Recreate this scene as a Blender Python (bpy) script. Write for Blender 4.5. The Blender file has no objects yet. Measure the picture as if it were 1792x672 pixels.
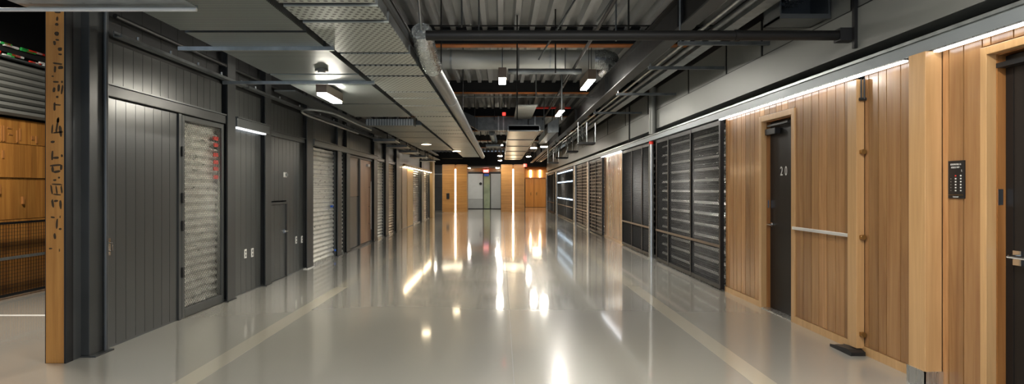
import bpy, math, random
from mathutils import Vector, Matrix
random.seed(7)
C = bpy.context.scene.collection
F, CX, HY, CH = 1050.0, 877.0, 331.0, 1.4
LX, RX = -3.46, 3.08
def L(X): return 3633.0/(877.0-X)      # distance along the left wall
def R(X): return 3234.0/(X-877.0)      # distance along the right wall
def P(X, Y, D): return Vector(((X-CX)*D/F, D, CH-(Y-HY)*D/F))

# ------------------------------------------------------------------ materials
def new_mat(name):
    m = bpy.data.materials.new(name); m.use_nodes = True
    nt = m.node_tree; b = nt.nodes['Principled BSDF']
    return m, nt, b
def setp(b, col=None, rough=None, metal=None, coat=None, coat_r=None, spec=None):
    if col: b.inputs['Base Color'].default_value = (*col, 1)
    if rough is not None: b.inputs['Roughness'].default_value = rough
    if metal is not None: b.inputs['Metallic'].default_value = metal
    if coat is not None: b.inputs['Coat Weight'].default_value = coat
    if coat_r is not None: b.inputs['Coat Roughness'].default_value = coat_r
    if spec is not None: b.inputs['Specular IOR Level'].default_value = spec
def simple(name, col, rough=.5, metal=0, var=.12, scale=(3,3,3), rvar=.08, bump=0, coat=0, coat_r=.1, spec=None):
    m, nt, b = new_mat(name); setp(b, col, rough, metal, coat, coat_r, spec)
    tc = nt.nodes.new('ShaderNodeTexCoord'); mp = nt.nodes.new('ShaderNodeMapping')
    mp.inputs['Scale'].default_value = scale
    nt.links.new(tc.outputs['Object'], mp.inputs['Vector'])
    n = nt.nodes.new('ShaderNodeTexNoise'); n.inputs['Scale'].default_value = 1.0; n.inputs['Detail'].default_value = 5
    nt.links.new(mp.outputs[0], n.inputs['Vector'])
    r = nt.nodes.new('ShaderNodeMapRange')
    r.inputs[1].default_value = .3; r.inputs[2].default_value = .7
    r.inputs[3].default_value = 1-var; r.inputs[4].default_value = 1+var
    nt.links.new(n.outputs['Fac'], r.inputs[0])
    at = nt.nodes.new('ShaderNodeAttribute'); at.attribute_name = 'tone'
    add = nt.nodes.new('ShaderNodeMath'); add.operation = 'ADD'
    nt.links.new(r.outputs[0], add.inputs[0]); nt.links.new(at.outputs['Fac'], add.inputs[1])
    v = nt.nodes.new('ShaderNodeVectorMath'); v.operation = 'SCALE'; v.inputs[0].default_value = col
    nt.links.new(add.outputs[0], v.inputs['Scale'])
    nt.links.new(v.outputs[0], b.inputs['Base Color'])
    r2 = nt.nodes.new('ShaderNodeMapRange'); r2.inputs[3].default_value = max(.02, rough-rvar); r2.inputs[4].default_value = rough+rvar
    nt.links.new(n.outputs['Fac'], r2.inputs[0]); nt.links.new(r2.outputs[0], b.inputs['Roughness'])
    if bump:
        bp = nt.nodes.new('ShaderNodeBump'); bp.inputs['Strength'].default_value = bump; bp.inputs['Distance'].default_value = .01
        nt.links.new(n.outputs['Fac'], bp.inputs['Height']); nt.links.new(bp.outputs[0], b.inputs['Normal'])
    return m
def emit(name, col, s):
    m, nt, b = new_mat(name); setp(b, (.8,.8,.8), .5)
    b.inputs['Emission Color'].default_value = (*col, 1); b.inputs['Emission Strength'].default_value = s
    return m
def wood(name, c1, c2, rough=.3, coat=.35, knots=True, axis='Z'):
    m, nt, b = new_mat(name); setp(b, c1, rough, 0, coat, .12)
    tc = nt.nodes.new('ShaderNodeTexCoord'); mp = nt.nodes.new('ShaderNodeMapping')
    mp.inputs['Scale'].default_value = {'Z': (9,9,.5), 'Y': (14,.7,14), 'X': (.7,14,14)}[axis]
    at = nt.nodes.new('ShaderNodeAttribute'); at.attribute_name = 'tone'
    sh = nt.nodes.new('ShaderNodeVectorMath'); sh.operation = 'MULTIPLY_ADD'
    nt.links.new(tc.outputs['Object'], mp.inputs['Vector'])
    cmb = nt.nodes.new('ShaderNodeCombineXYZ')
    for k in range(3): nt.links.new(at.outputs['Fac'], cmb.inputs[k])
    nt.links.new(cmb.outputs[0], sh.inputs[0]); sh.inputs[1].default_value = (37,37,37)
    nt.links.new(mp.outputs[0], sh.inputs[2])
    n = nt.nodes.new('ShaderNodeTexNoise'); n.inputs['Scale'].default_value = 1; n.inputs['Detail'].default_value = 6; n.inputs['Distortion'].default_value = 1.2
    nt.links.new(sh.outputs[0], n.inputs['Vector'])
    fine = nt.nodes.new('ShaderNodeTexNoise'); fine.inputs['Scale'].default_value = 6; fine.inputs['Detail'].default_value = 3
    nt.links.new(sh.outputs[0], fine.inputs['Vector'])
    mx = nt.nodes.new('ShaderNodeMath'); mx.operation = 'MULTIPLY_ADD'; mx.inputs[1].default_value = .35
    nt.links.new(fine.outputs['Fac'], mx.inputs[0]); nt.links.new(n.outputs['Fac'], mx.inputs[2])
    cr = nt.nodes.new('ShaderNodeValToRGB')
    cr.color_ramp.elements[0].position = .42; cr.color_ramp.elements[0].color = (*c2, 1)
    cr.color_ramp.elements[1].position = .85; cr.color_ramp.elements[1].color = (*c1, 1)
    nt.links.new(mx.outputs[0], cr.inputs[0])
    ad = nt.nodes.new('ShaderNodeMath'); ad.operation = 'ADD'; ad.inputs[1].default_value = 1.0
    nt.links.new(at.outputs['Fac'], ad.inputs[0])
    v = nt.nodes.new('ShaderNodeVectorMath'); v.operation = 'SCALE'
    nt.links.new(cr.outputs[0], v.inputs[0]); nt.links.new(ad.outputs[0], v.inputs['Scale'])
    nt.links.new(v.outputs[0], b.inputs['Base Color'])
    bp = nt.nodes.new('ShaderNodeBump'); bp.inputs['Strength'].default_value = .15; bp.inputs['Distance'].default_value = .004
    nt.links.new(n.outputs['Fac'], bp.inputs['Height']); nt.links.new(bp.outputs[0], b.inputs['Normal'])
    return m
def perforated(name, col, pitch, hole, rough=.4, metal=.6, lines=False):
    m, nt, b = new_mat(name); setp(b, col, rough, metal)
    tc = nt.nodes.new('ShaderNodeTexCoord'); sp = nt.nodes.new('ShaderNodeSeparateXYZ')
    nt.links.new(tc.outputs['Object'], sp.inputs[0])
    def M(op, a, bb=None, c=None):
        x = nt.nodes.new('ShaderNodeMath'); x.operation = op
        for i, q in enumerate((a, bb, c)):
            if q is None: continue
            if isinstance(q, (int, float)): x.inputs[i].default_value = q
            else: nt.links.new(q, x.inputs[i])
        return x.outputs[0]
    u = M('DIVIDE', sp.outputs['X'], pitch); w = M('DIVIDE', sp.outputs['Y'], pitch if not lines else pitch*1.6)
    row = M('FLOOR', w); odd = M('MULTIPLY', M('MODULO', row, 2.0), .5)
    fu = M('SUBTRACT', M('FRACT', M('ADD', u, odd)), .5); fw = M('SUBTRACT', M('FRACT', w), .5)
    d = M('SQRT', M('ADD', M('MULTIPLY', fu, fu), M('MULTIPLY', fw, fw)))
    if lines: d = M('ABSOLUTE', fw)
    fac = M('LESS_THAN', d, hole)
    mix = nt.nodes.new('ShaderNodeMix'); mix.data_type = 'RGBA'
    mix.inputs[6].default_value = (*col, 1); mix.inputs[7].default_value = (*[q*.22 for q in col], 1)
    nt.links.new(fac, mix.inputs[0]); nt.links.new(mix.outputs[2], b.inputs['Base Color'])
    return m

M = {}
M['grey'] = simple('charcoal_paint', (.095,.100,.098), .30, .4, .06, (1.2,1.2,.4), .015, spec=.6)
M['grey_dark'] = simple('dark_paint', (.02,.021,.021), .5, .1)
M['black'] = simple('black_paint', (.008,.008,.009), .5)
M['column'] = simple('column_paint', (.055,.058,.058), .38, .2)
M['lintel'] = simple('lintel_paint', (.11,.118,.12), .34, .4)
M['soffit'] = simple('dark_soffit', (.022,.022,.021), .35, .4)
M['bulk'] = simple('grey_panel_paint', (.21,.215,.20), .45, .15, .06, (.8,.8,.8))
M['fascia'] = simple('grey_aluminium', (.27,.30,.315), .4, .4, .05)
M['galv'] = simple('galvanised', (.42,.45,.45), .33, .8, .2, (9,9,9), .1)
M['galv_dark'] = simple('galvanised_dull', (.17,.185,.19), .4, .7, .25, (7,7,7), .1)
M['duct'] = simple('pale_duct', (.50,.51,.48), .45, .3, .08, (1.5,6,6))
M['foil'] = simple('crinkled_foil', (.55,.58,.58), .25, .9, .3, (45,45,45), .1, bump=1.0)
M['shutter'] = simple('shutter_metal', (.80,.80,.75), .3, .55, .15, (6,6,20), .08)
M['shutter_warm'] = simple('shutter_warm', (.62,.52,.40), .32, .7, .12, (6,6,20), .08)
M['shutter_dark'] = simple('shutter_dull', (.42,.43,.43), .22, .95, .4, (5,5,9), .1)
M['wire'] = simple('wire', (.10,.10,.09), .4, .5)
M['wire_black'] = simple('black_wire', (.012,.012,.013), .4, .3)
M['frame_black'] = simple('black_frame', (.014,.014,.015), .38, .3)
M['bronze'] = simple('bronze_panel', (.20,.15,.11), .32, .5, .2, (2,2,.4))
M['copper'] = simple('copper_panel', (.42,.25,.15), .34, .45, .2, (2,2,.4))
M['brown'] = simple('brown_panel', (.10,.08,.06), .36, .3, .15, (2,2,.5))
M['wood'] = wood('cedar_plank', (.47,.255,.105), (.28,.13,.05), .26)
M['wood_trim'] = wood('pale_trim', (.64,.39,.18), (.50,.29,.12))
M['wood_dark'] = wood('jamb_wood', (.42,.19,.06), (.28,.11,.03))
M['timber'] = wood('timber_post', (.62,.30,.07), (.42,.17,.03), .5, .1)
M['ply'] = wood('plywood', (.46,.21,.045), (.28,.105,.02), .5, .1)
M['slat'] = wood('kiosk_slat', (.60,.31,.09), (.42,.19,.05), .4, .2, axis='X')
M['pale_wood'] = wood('pale_post_wood', (.72,.50,.24), (.62,.38,.16), .45, .1)
M['ink'] = simple('stencil_ink', (.055,.032,.012), .7)
M['door_black'] = simple('black_door', (.009,.008,.0075), .4, 0, .3, (3,3,.5), spec=.35)
M['chrome'] = simple('chrome', (.75,.75,.74), .15, 1, .05)
M['bright_rail'] = simple('satin_rail', (.85,.84,.80), .3, .4, .05)
M['alu'] = simple('brushed_aluminium', (.62,.62,.60), .28, .85, .08, (30,30,.5))
M['white'] = simple('white_plastic', (.75,.75,.72), .4)
M['red'] = simple('red_plastic', (.75,.03,.015), .4)
M['green'] = simple('green_plastic', (.03,.4,.08), .4)
M['blue'] = simple('blue_plastic', (.02,.12,.6), .4)
M['brass'] = simple('brass', (.42,.26,.09), .3, .9)
M['deck'] = simple('deck_metal', (.42,.43,.43), .5, .3, .15, (1,1,1))
M['steel_black'] = simple('black_steel', (.009,.009,.009), .5, 0, spec=.35)
M['orange_steel'] = simple('orange_tinted_steel', (.42,.14,.03), .5, .1, .25, (4,4,4))  # plain orange base colour for the beam flanges and far pipe
M['perf_big'] = perforated('perforated_tray', (.50,.54,.51), .055, .27)
M['perf_line'] = perforated('lined_tray', (.38,.43,.42), .018, .25, lines=True)
M['lamp'] = emit('lamp_diffuser', (1,.95,.86), 230)
M['lamp_low'] = emit('low_lamp_diffuser', (1,.93,.8), 170)
M['strip'] = emit('led_strip', (.95,.97,1), 6)
M['warm'] = emit('warm_led', (1,.80,.52), 22)
M['spot'] = emit('spot_lens', (1,.93,.8), 220)
M['strip_dim'] = emit('dim_led', (.9,.95,1), 1.5)
M['exit'] = emit('exit_red', (1,.03,.02), 2.0)
M['exitw'] = emit('exit_letters', (1,.8,.8), 3.0)
M['led_blue'] = emit('blue_white_led', (.6,.8,1), 4)
M['door_grey'] = simple('grey_lift_panel', (.40,.43,.44), .4, .1, .05)
M['door_lite'] = simple('pale_lift_panel', (.56,.60,.62), .4, .1, .05)
M['glassgreen'] = simple('tinted_glass', (.28,.30,.16), .12, .3, .35, (1.5,1.5,1.2))
M['oran'] = wood('orange_veneer', (.66,.34,.10), (.52,.24,.06), .4, .15)

# floor material
def floor_mat(name, col, rough):
    m, nt, b = new_mat(name); setp(b, col, rough, 0, 1.0, .07); b.inputs['Coat IOR'].default_value = 1.55
    tc = nt.nodes.new('ShaderNodeTexCoord')
    n = nt.nodes.new('ShaderNodeTexNoise'); n.inputs['Scale'].default_value = .35; n.inputs['Detail'].default_value = 1.5
    nt.links.new(tc.outputs['Object'], n.inputs['Vector'])
    cr = nt.nodes.new('ShaderNodeValToRGB')
    cr.color_ramp.elements[0].position = .3; cr.color_ramp.elements[0].color = (*[c*.94 for c in col], 1)
    cr.color_ramp.elements[1].position = .7; cr.color_ramp.elements[1].color = (col[0]*1.1, col[1]*1.07, col[2]*1.0, 1)
    nt.links.new(n.outputs['Fac'], cr.inputs[0]); nt.links.new(cr.outputs[0], b.inputs['Base Color'])
    n2 = nt.nodes.new('ShaderNodeTexNoise'); n2.inputs['Scale'].default_value = .8; n2.inputs['Detail'].default_value = 1
    nt.links.new(tc.outputs['Object'], n2.inputs['Vector'])
    r2 = nt.nodes.new('ShaderNodeMapRange'); r2.inputs[3].default_value = rough-.01; r2.inputs[4].default_value = rough+.02
    nt.links.new(n2.outputs['Fac'], r2.inputs[0]); nt.links.new(r2.outputs[0], b.inputs['Roughness'])
    n3 = nt.nodes.new('ShaderNodeTexNoise'); n3.inputs['Scale'].default_value = 2.2; n3.inputs['Detail'].default_value = 2
    nt.links.new(tc.outputs['Object'], n3.inputs['Vector'])
    bp = nt.nodes.new('ShaderNodeBump'); bp.inputs['Strength'].default_value = .02; bp.inputs['Distance'].default_value = .001
    nt.links.new(n3.outputs['Fac'], bp.inputs['Height']); nt.links.new(bp.outputs[0], b.inputs['Normal'])
    return m
M['floor'] = floor_mat('polished_epoxy', (.42,.412,.378), .25)
M['stripe'] = floor_mat('epoxy_stripe', (.60,.565,.47), .25)

# ------------------------------------------------------------------ mesh builder
ORG = {}
class MB:
    def __init__(s): s.v = []; s.f = []; s.t = []
    def add(s, vs, fs, tone=0):
        n = len(s.v); s.v += [tuple(v) for v in vs]
        s.f += [tuple(n+i for i in f) for f in fs]; s.t += [tone]*len(fs); return s
    def box(s, x0, x1, y0, y1, z0, z1, tone=0):
        x0, x1 = min(x0,x1), max(x0,x1); y0, y1 = min(y0,y1), max(y0,y1); z0, z1 = min(z0,z1), max(z0,z1)
        return s.add([(x0,y0,z0),(x1,y0,z0),(x1,y1,z0),(x0,y1,z0),(x0,y0,z1),(x1,y0,z1),(x1,y1,z1),(x0,y1,z1)],
              [(0,3,2,1),(4,5,6,7),(0,1,5,4),(1,2,6,5),(2,3,7,6),(3,0,4,7)], tone)
    def tube(s, pts, r, seg=10, caps=True, tone=0):
        pts = [Vector(p) for p in pts]; n = len(pts); rings = []
        rr = r if isinstance(r, (list, tuple)) else [r]*n
        up = None
        for i, p in enumerate(pts):
            d = (pts[min(i+1,n-1)]-pts[max(i-1,0)]).normalized()
            if up is None:
                up = Vector((0,0,1)) if abs(d.z) < .9 else Vector((1,0,0))
            a = d.cross(up).normalized(); b = a.cross(d).normalized(); up = b
            rings.append([p + a*math.cos(2*math.pi*k/seg)*rr[i] + b*math.sin(2*math.pi*k/seg)*rr[i] for k in range(seg)])
        vs = [v for rg in rings for v in rg]; fs = []
        for i in range(n-1):
            for k in range(seg):
                k2 = (k+1)%seg; fs.append((i*seg+k, i*seg+k2, (i+1)*seg+k2, (i+1)*seg+k))
        if caps: fs.append(tuple(range(seg-1,-1,-1))); fs.append(tuple((n-1)*seg+k for k in range(seg)))
        return s.add(vs, fs, tone)
    def bar(s, p0, p1, w): return s.tube([p0, p1], w*.7071, 4)
    def prism(s, poly, axis, a0, a1, tone=0):
        n = len(poly)
        def mk(u, w, a): return {'x': (a,u,w), 'y': (u,a,w), 'z': (u,w,a)}[axis]
        vs = [mk(u,w,a0) for u,w in poly] + [mk(u,w,a1) for u,w in poly]
        fs = [tuple(range(n)), tuple(range(2*n-1, n-1, -1))]+[(i,(i+1)%n,n+(i+1)%n,n+i) for i in range(n)]
        return s.add(vs, fs, tone)
    def build(s, name, mat, parent=None, smooth=False, bevel=0, origin=None):
        xs = [v[0] for v in s.v]; ys = [v[1] for v in s.v]; zs = [v[2] for v in s.v]
        o = Vector(origin) if origin else Vector(((min(xs)+max(xs))/2, (min(ys)+max(ys))/2, min(zs)))
        me = bpy.data.meshes.new(name)
        me.from_pydata([tuple(Vector(v)-o) for v in s.v], [], s.f)
        me.materials.append(mat)
        at = me.attributes.new('tone', 'FLOAT', 'FACE'); at.data.foreach_set('value', s.t)
        if smooth:
            me.polygons.foreach_set('use_smooth', [True]*len(me.polygons))
            try: me.set_sharp_from_angle(angle=math.radians(40))
            except Exception: pass
        me.update()
        ob = bpy.data.objects.new(name, me); C.objects.link(ob)
        ORG[ob.name] = o
        if parent is not None:
            ob.parent = parent; ob.location = o - ORG[parent.name]
        else: ob.location = o
        if bevel:
            bv = ob.modifiers.new('bevel', 'BEVEL'); bv.width = bevel; bv.segments = 2; bv.limit_method = 'ANGLE'
        return ob
def tag(o, label, cat, group=None):
    o['label'] = label; o['category'] = cat
    if group: o['group'] = group
    return o
def thing(name, loc, label, cat, group=None):
    o = bpy.data.objects.new(name, None); C.objects.link(o); o.location = loc; o.empty_display_size = .1
    ORG[o.name] = Vector(loc); return tag(o, label, cat, group)
def struct(o): o['kind'] = 'structure'; return o
def sroot(name, loc):
    o = bpy.data.objects.new(name, None); C.objects.link(o); o.location = loc; ORG[o.name] = Vector(loc); return struct(o)
ORD = ['nearest','second nearest','third nearest','fourth nearest','fifth nearest','sixth nearest','seventh nearest','eighth nearest','ninth nearest','tenth nearest','eleventh nearest','twelfth nearest','thirteenth nearest','fourteenth nearest','fifteenth nearest','sixteenth nearest','seventeenth nearest','eighteenth nearest','nineteenth nearest','twentieth nearest','twenty first nearest','twenty second nearest','twenty third nearest','twenty fourth nearest','twenty fifth nearest','twenty sixth nearest','twenty seventh nearest','twenty eighth nearest','twenty ninth nearest','thirtieth nearest']
def text_mesh(name, txt, size, mat, loc, rot, parent, depth=.002, font_sx=1.0):
    cu = bpy.data.curves.new('t', 'FONT'); cu.body = txt; cu.size = size; cu.extrude = depth; cu.align_x = 'CENTER'; cu.align_y = 'CENTER'
    t = bpy.data.objects.new('t', cu); C.objects.link(t)
    dg = bpy.context.evaluated_depsgraph_get(); dg.update()
    me = bpy.data.meshes.new_from_object(t.evaluated_get(dg)); me.name = name
    bpy.data.objects.remove(t)
    me.transform(Matrix.Diagonal((font_sx,1,1,1)))
    me.materials.clear(); me.materials.append(mat)
    o = bpy.data.objects.new(name, me); C.objects.link(o); o.parent = parent
    o.location = Vector(loc)-ORG[parent.name]; o.rotation_euler = rot; ORG[o.name] = Vector(loc)
    return o
ROT_RW = (math.pi/2, 0, -math.pi/2)       # text facing the hall from the right wall

# ------------------------------------------------------------------ the setting
struct(MB().box(-9, 7, -3, 47, -.1, 0).build('floor', M['floor']))
for i, (xc, w) in enumerate(((-2.28,.17), (1.9,.17))):
    struct(MB().box(xc-w/2, xc+w/2, -1, 36, .0002, .0012).build('trim_%d' % (i+1), M['stripe']))
struct(MB().box(-6.2, -3.7, 6.62, 6.69, .0002, .0012).build('trim_3', M['white']))
m = MB(); m.box(.09, .096, 1.5, 36, .0002, .0008); struct(m.build('trim_4', M['bulk']))
# corrugated roof deck
DZ = 4.1
m = MB(); pitch = .255; x = -9.0; prof = []
while x < 7:
    prof += [(x, DZ), (x+.03, DZ-.12), (x+.105, DZ-.12), (x+.135, DZ)]; x += pitch
n = len(prof)
m.add([(u,-3,w) for u,w in prof]+[(u,47,w) for u,w in prof], [(i,i+1,n+i+1,n+i) for i in range(n-1)])
m.box(-9, 7, -3, 47, DZ+.01, DZ+.1)
struct(m.build('ceiling', M['deck']))
# side closures
struct(MB().box(-9.1, -9, -3, 47, 0, DZ+.1).build('wall_annex_far', M['grey_dark']))
struct(MB().box(7, 7.1, -3, 47, 0, DZ+.1).build('wall_right_outer', M['black']))

# ---- left wall: cladding between columns
wl = sroot('wall_left', (LX-.1, 17, 0))
MB().box(LX-.14, LX-.08, 4.91, 29.25, 0, DZ-.08).build('backing', M['grey_dark'], wl)
def planks(m, x0, x1, y0, y1, z0, z1, w=.15, gap=.006, tv=.1, seedv=None):
    n = max(1, round(abs(y1-y0)/w)); d = (y1-y0)/n
    for i in range(n):
        m.box(x0, x1, y0+i*d+gap/2, y0+(i+1)*d-gap/2, z0, z1, random.uniform(-tv, tv))
    return m
cols = [(150,178),(388,402),(456,466),(530,541),(585,592),(601,607),(650,656),(671,676),(690,695),(735,739)]
upper = [(178,388),(402,456),(466,530),(541,601),(607,650),(656,671),(676,690),(695,735),(739,752.5)]
for a, b in upper:
    planks(MB(), LX-.08, LX, L(a), L(b), 2.28, 2.70, tv=.04).build('cladding_panel', M['grey'], wl)
    planks(MB(), LX-.08, LX-.03, L(a), L(b), 2.80, DZ-.09, .3, tv=.04).build('upper_cladding', M['grey_dark'], wl)
planks(MB(), LX-.08, LX, L(402), L(456), 0.02, 2.2, .16, tv=.04).build('cladding_panel', M['grey'], wl)
m = planks(MB(), LX-.08, LX, L(466), L(530), 1.22, 2.2, .16, tv=.04)
planks(m, LX-.08, LX, L(501), L(530), 0.02, 1.22, .16, tv=.04); m.build('cladding_panel', M['grey'], wl)
MB().box(LX-.06, LX+.01, 5.2, 29.2, 0, .02).build('base_rail', M['lintel'], wl)
MB().box(LX-.08, LX-.03, 5.2, 29.2, 2.70, 2.80).build('cable_ledge', M['grey_dark'], wl)

cn = ['wide dark steel column beside the stencilled timber post','dark steel column after the wire mesh door','dark steel column left of the small low door','dark steel column with a white foot left of the first roller shutter',
 'slim dark column right of the first roller shutter','slim dark column left of the grey glazed panel','dark column right of the copper door','dark column between the two grey shutters','dark column right of the two grey shutters','slim dark column between the two farthest left shutters']
for i, (a, b) in enumerate(cols):
    y0, y1 = L(a), L(b)
    if i == 0:
        t = thing('steel_column', ((LX), (y0+y1)/2, 0), cn[i], 'column', 'dark columns along the left wall')
        MB().box(LX-.07, LX+.03, y0, y1, .012, DZ-.09).build('post', M['column'], t, bevel=.004)
        MB().tube([(LX+.05,y1-.02,.012),(LX+.05,y1-.02,3.2)], .02, 10).build('conduit', M['lintel'], t, smooth=True)
        MB().box(LX-.07, LX+.09, y0-.01, y1+.03, 0, .012).build('base_plate', M['column'], t)
        continue
    dd = min(y1-y0, .22)
    t = thing('steel_column', (LX+.04, (y0+y1)/2, 0), cn[i], 'column', 'dark columns along the left wall')
    m = MB(); yc = (y0+y1)/2
    m.box(LX-.07, LX+.07, yc-.012, yc+.012, 0, DZ-.09); m.box(LX+.06, LX+.075, y0, y1, 0, DZ-.09); m.box(LX-.07, LX-.055, y0, y1, 0, DZ-.09)
    m.build('i_section', M['column'], t)
    MB().box(LX-.07, LX+.09, y0-.01, y1+.01, 0, .015).build('base_plate', M['white'] if i == 3 else M['column'], t)

# lintels
lint = [(178,397,2.21,2.31,'long dark lintel above the planked door and mesh door',.05),(402,460,2.20,2.31,'grey lintel box above the wall outlets',.10),
        (466,530,2.20,2.27,'thin grey lintel above the small low door',.04),(541,655,2.19,2.29,'pale grey lintel over the first roller shutter and copper door',.10),
        (656,702,2.18,2.25,'dark lintel over the two grey shutters in mid distance',.04)]
for a, b, z0, z1, lab, pr in lint:
    t = thing('door_lintel', (LX+.03, (L(a)+L(b))/2, z0), lab, 'lintel', 'lintels along the left wall')
    MB().box(LX-.0, LX+pr, L(a), L(b), z0, z1).build('beam', M['column' if a == 178 else 'lintel'], t, bevel=.006)
    MB().box(LX-.0, LX+pr+.015, L(a)-.01, L(b)+.01, z1, z1+.015).build('cap', M['lintel'], t)
    if a == 402: MB().box(LX+.03, LX+.08, L(404), L(456), z0-.02, z0-.001).build('light_strip', M['strip_dim'], t)
t = thing('gold_rail', (LX+.05, L(727), 2.1), 'gold perforated rail above the far left shutters', 'rail')
m = MB().box(LX+.02, LX+.10, L(704), L(752.5), 2.2, 2.29); m.build('beam', M['pale_wood'], t)
MB().box(LX+.03, LX+.09, L(705), L(752), 2.185, 2.199).build('light_strip', M['warm'], t)

# rail high on left wall (several lengths)
segs = [(183,412),(416,535),(541,603),(607,655),(660,735),(738,752.5)]
for i, (a, b) in enumerate(segs):
    t = thing('strut_rail', (LX+.1, (L(a)+L(b))/2, 2.72), 'thin metal strut rail high on the left wall, %s length' % ORD[i], 'rail', 'strut rails high on the left wall')
    m = MB(); m.box(LX+.075, LX+.15, L(a), L(b), 2.725, 2.735); m.box(LX+.075, LX+.085, L(a), L(b), 2.735, 2.78); m.box(LX+.14, LX+.15, L(a), L(b), 2.735, 2.755)
    m.build('channel', M['galv_dark'], t)
    y = L(a)+.3
    while y < L(b):
        MB().tube([(LX+.11,y,2.73),(LX+.11,y,2.80)], .012, 8).build('bolt', M['galv'], t); y += .9 if i else .55
# conduit above the rail
t = tag(MB().tube([(LX+.05,5.3,2.93),(LX+.05,29.8,2.93)], .022, 8).build('conduit_pipe', M['grey_dark'], smooth=True), 'long dark conduit running above the strut rail on the left wall', 'pipe')

# ---- unit A: big planked door (1)
d = sroot('door_1', (LX+.02, (L(180)+L(313))/2, 0))
y0, y1 = L(180)+.01, L(308)
lf = planks(MB(), LX-.05, LX+.012, y0, y1, .02, 2.2, .147, .006, tv=.03).build('leaf', M['grey'], d)
MB().box(LX-.05, LX+.03, y1+.004, L(313), .0, 2.205).build('door_frame', M['grey'], d)
m = MB(); m.box(LX+.012, LX+.02, y0+.005, y0+.065, .82, .97)
m.tube([(LX+.02,y0+.02,.86),(LX+.06,y0+.02,.86),(LX+.06,y0+.02,.93),(LX+.02,y0+.02,.93)], .007, 8)
m.build('handle', M['chrome'], lf, smooth=True)

# ---- unit B: wire mesh door (2)
def wires(m, x, y0, y1, z0, z1, p, r, ratio=1.0):
    H = z1-z0; W = y1-y0
    for sgn in (1, -1):
        k = -H/ratio
        while k < W:
            # line y = y0+k + t/ratio (sgn +) mirrored for -
            pts = []
            ta = max(0, -k*ratio); tb = min(H, (W-k)*ratio)
            if tb - ta > 1e-3:
                ya, yb = k+ta/ratio, k+tb/ratio
                if sgn < 0: ya, yb = W-ya, W-yb
                m.tube([(x, y0+ya, z0+ta), (x, y0+yb, z0+tb)], r, 4, caps=False)
            k += p
def corrug(m, x, y0, y1, z0, z1, pitch, amp, sub=8, jitter=0):
    n = int((z1-z0)/pitch*sub); vs = []; ny = 8
    for i in range(n+1):
        z = z0+(z1-z0)*i/n
        for j in range(ny+1):
            y = y0+(y1-y0)*j/ny
            ph = jitter*math.sin(j*1.9+i*.13)
            vs.append((x+amp*math.sin(2*math.pi*(z-z0)/pitch+ph), y, z+ph*.004))
    fs = [(i*(ny+1)+j, i*(ny+1)+j+1, (i+1)*(ny+1)+j+1, (i+1)*(ny+1)+j) for i in range(n) for j in range(ny)]
    m.add(vs, fs)
def ring(m, x0, x1, y0, y1, z0, z1, w, wb=None):
    wb = wb or w
    m.box(x0,x1,y0,y0+w,z0,z1); m.box(x0,x1,y1-w,y1,z0,z1); m.box(x0,x1,y0+w,y1-w,z1-w,z1); m.box(x0,x1,y0+w,y1-w,z0,z0+wb)
d = sroot('door_2', (LX+.02, (L(314)+L(388))/2, 0))
ya, yb = L(314), L(388)-.005
m = MB(); ring(m, LX-.03, LX+.03, ya, yb, .01, 2.2, .055, .09); lf = m.build('leaf_frame', M['grey'], d, bevel=.004)
m = MB(); wires(m, LX+.005, L(321), L(385), .1, 2.14, .036, .0024, 1.2); m.build('wire_mesh', M['wire'], d)
m = MB(); corrug(m, LX-.05, L(318), L(387), .09, 2.16, .088, .026, 10, .5); cb = m.build('corrugated_backing', M['shutter'], d, smooth=True)
for zz in (.45,.95,1.25,1.75):
    MB().box(LX+.03, LX+.045, ya-.02, ya+.02, zz, zz+.11).build('hinge', M['black'], lf)
for zz, yy in ((2.02,.0),(1.94,.06),(1.82,.02),(1.73,.05),(1.65,.03),(1.55,.06)):
    MB().box(LX-.022, LX-.012, L(374)+.02+yy*.3, L(380)+.06, zz-.025, zz+.02).build('red_label', M['red'], cb)

# ---- unit C: outlets
for X, Y, lab in ((429,444,'white wall outlet below the lintel strip light, left of the pair'),(441,442,'white wall outlet below the lintel strip light, right of the pair'),(518,420,'white wall outlet right of the small low door, left one'),(528,419,'white wall outlet beside the column with the white foot')):
    y = L(X); z = CH-(Y-HY)*y/F
    t = thing('wall_outlet', (LX, y, z-.06), lab, 'outlet', 'white outlets on the left wall')
    MB().box(LX, LX+.008, y-.035, y+.035, z-.06, z+.06).build('cover_plate', M['white'], t, bevel=.002)
    for zz in (z-.04, z+.01): MB().box(LX+.008, LX+.011, y-.015, y+.015, zz, zz+.03).build('socket', M['bulk'], t)
# ---- unit D: small door and sensor
d = sroot('door_3', (LX+.02, (L(467)+L(500))/2, 0))
ya, yb = L(467), L(500); zt = 1.2
m = MB(); ring(m, LX-.01, LX+.03, ya, yb, 0, zt, .035, .01); m.build('door_frame', M['column'], d)
lf = planks(MB(), LX-.04, LX+.008, ya+.04, yb-.04, .015, zt-.04, .21, .006, .02).build('leaf', M['grey'], d)
m = MB(); m.box(LX+.008, LX+.02, yb-.10, yb-.06, .70,.76); m.tube([(LX+.02,yb-.08,.73),(LX+.06,yb-.08,.73),(LX+.06,yb-.18,.73)], .008, 8); m.build('handle', M['chrome'], lf)
for zz in (.25,.95): MB().box(LX+.03, LX+.04, ya, ya+.025, zz, zz+.09).build('hinge', M['black'], d)
y = L(498); z = CH-(306-HY)*y/F
t = thing('motion_sensor', (LX, y, z-.04), 'small white motion sensor above the small low door', 'sensor')
MB().box(LX, LX+.02, y-.06, y+.06, z-.04, z+.04).build('base', M['white'], t, bevel=.004)
MB().tube([(LX+.02,y,z),(LX+.05,y,z)], .025, 10).build('lens', M['galv'], t)

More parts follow.
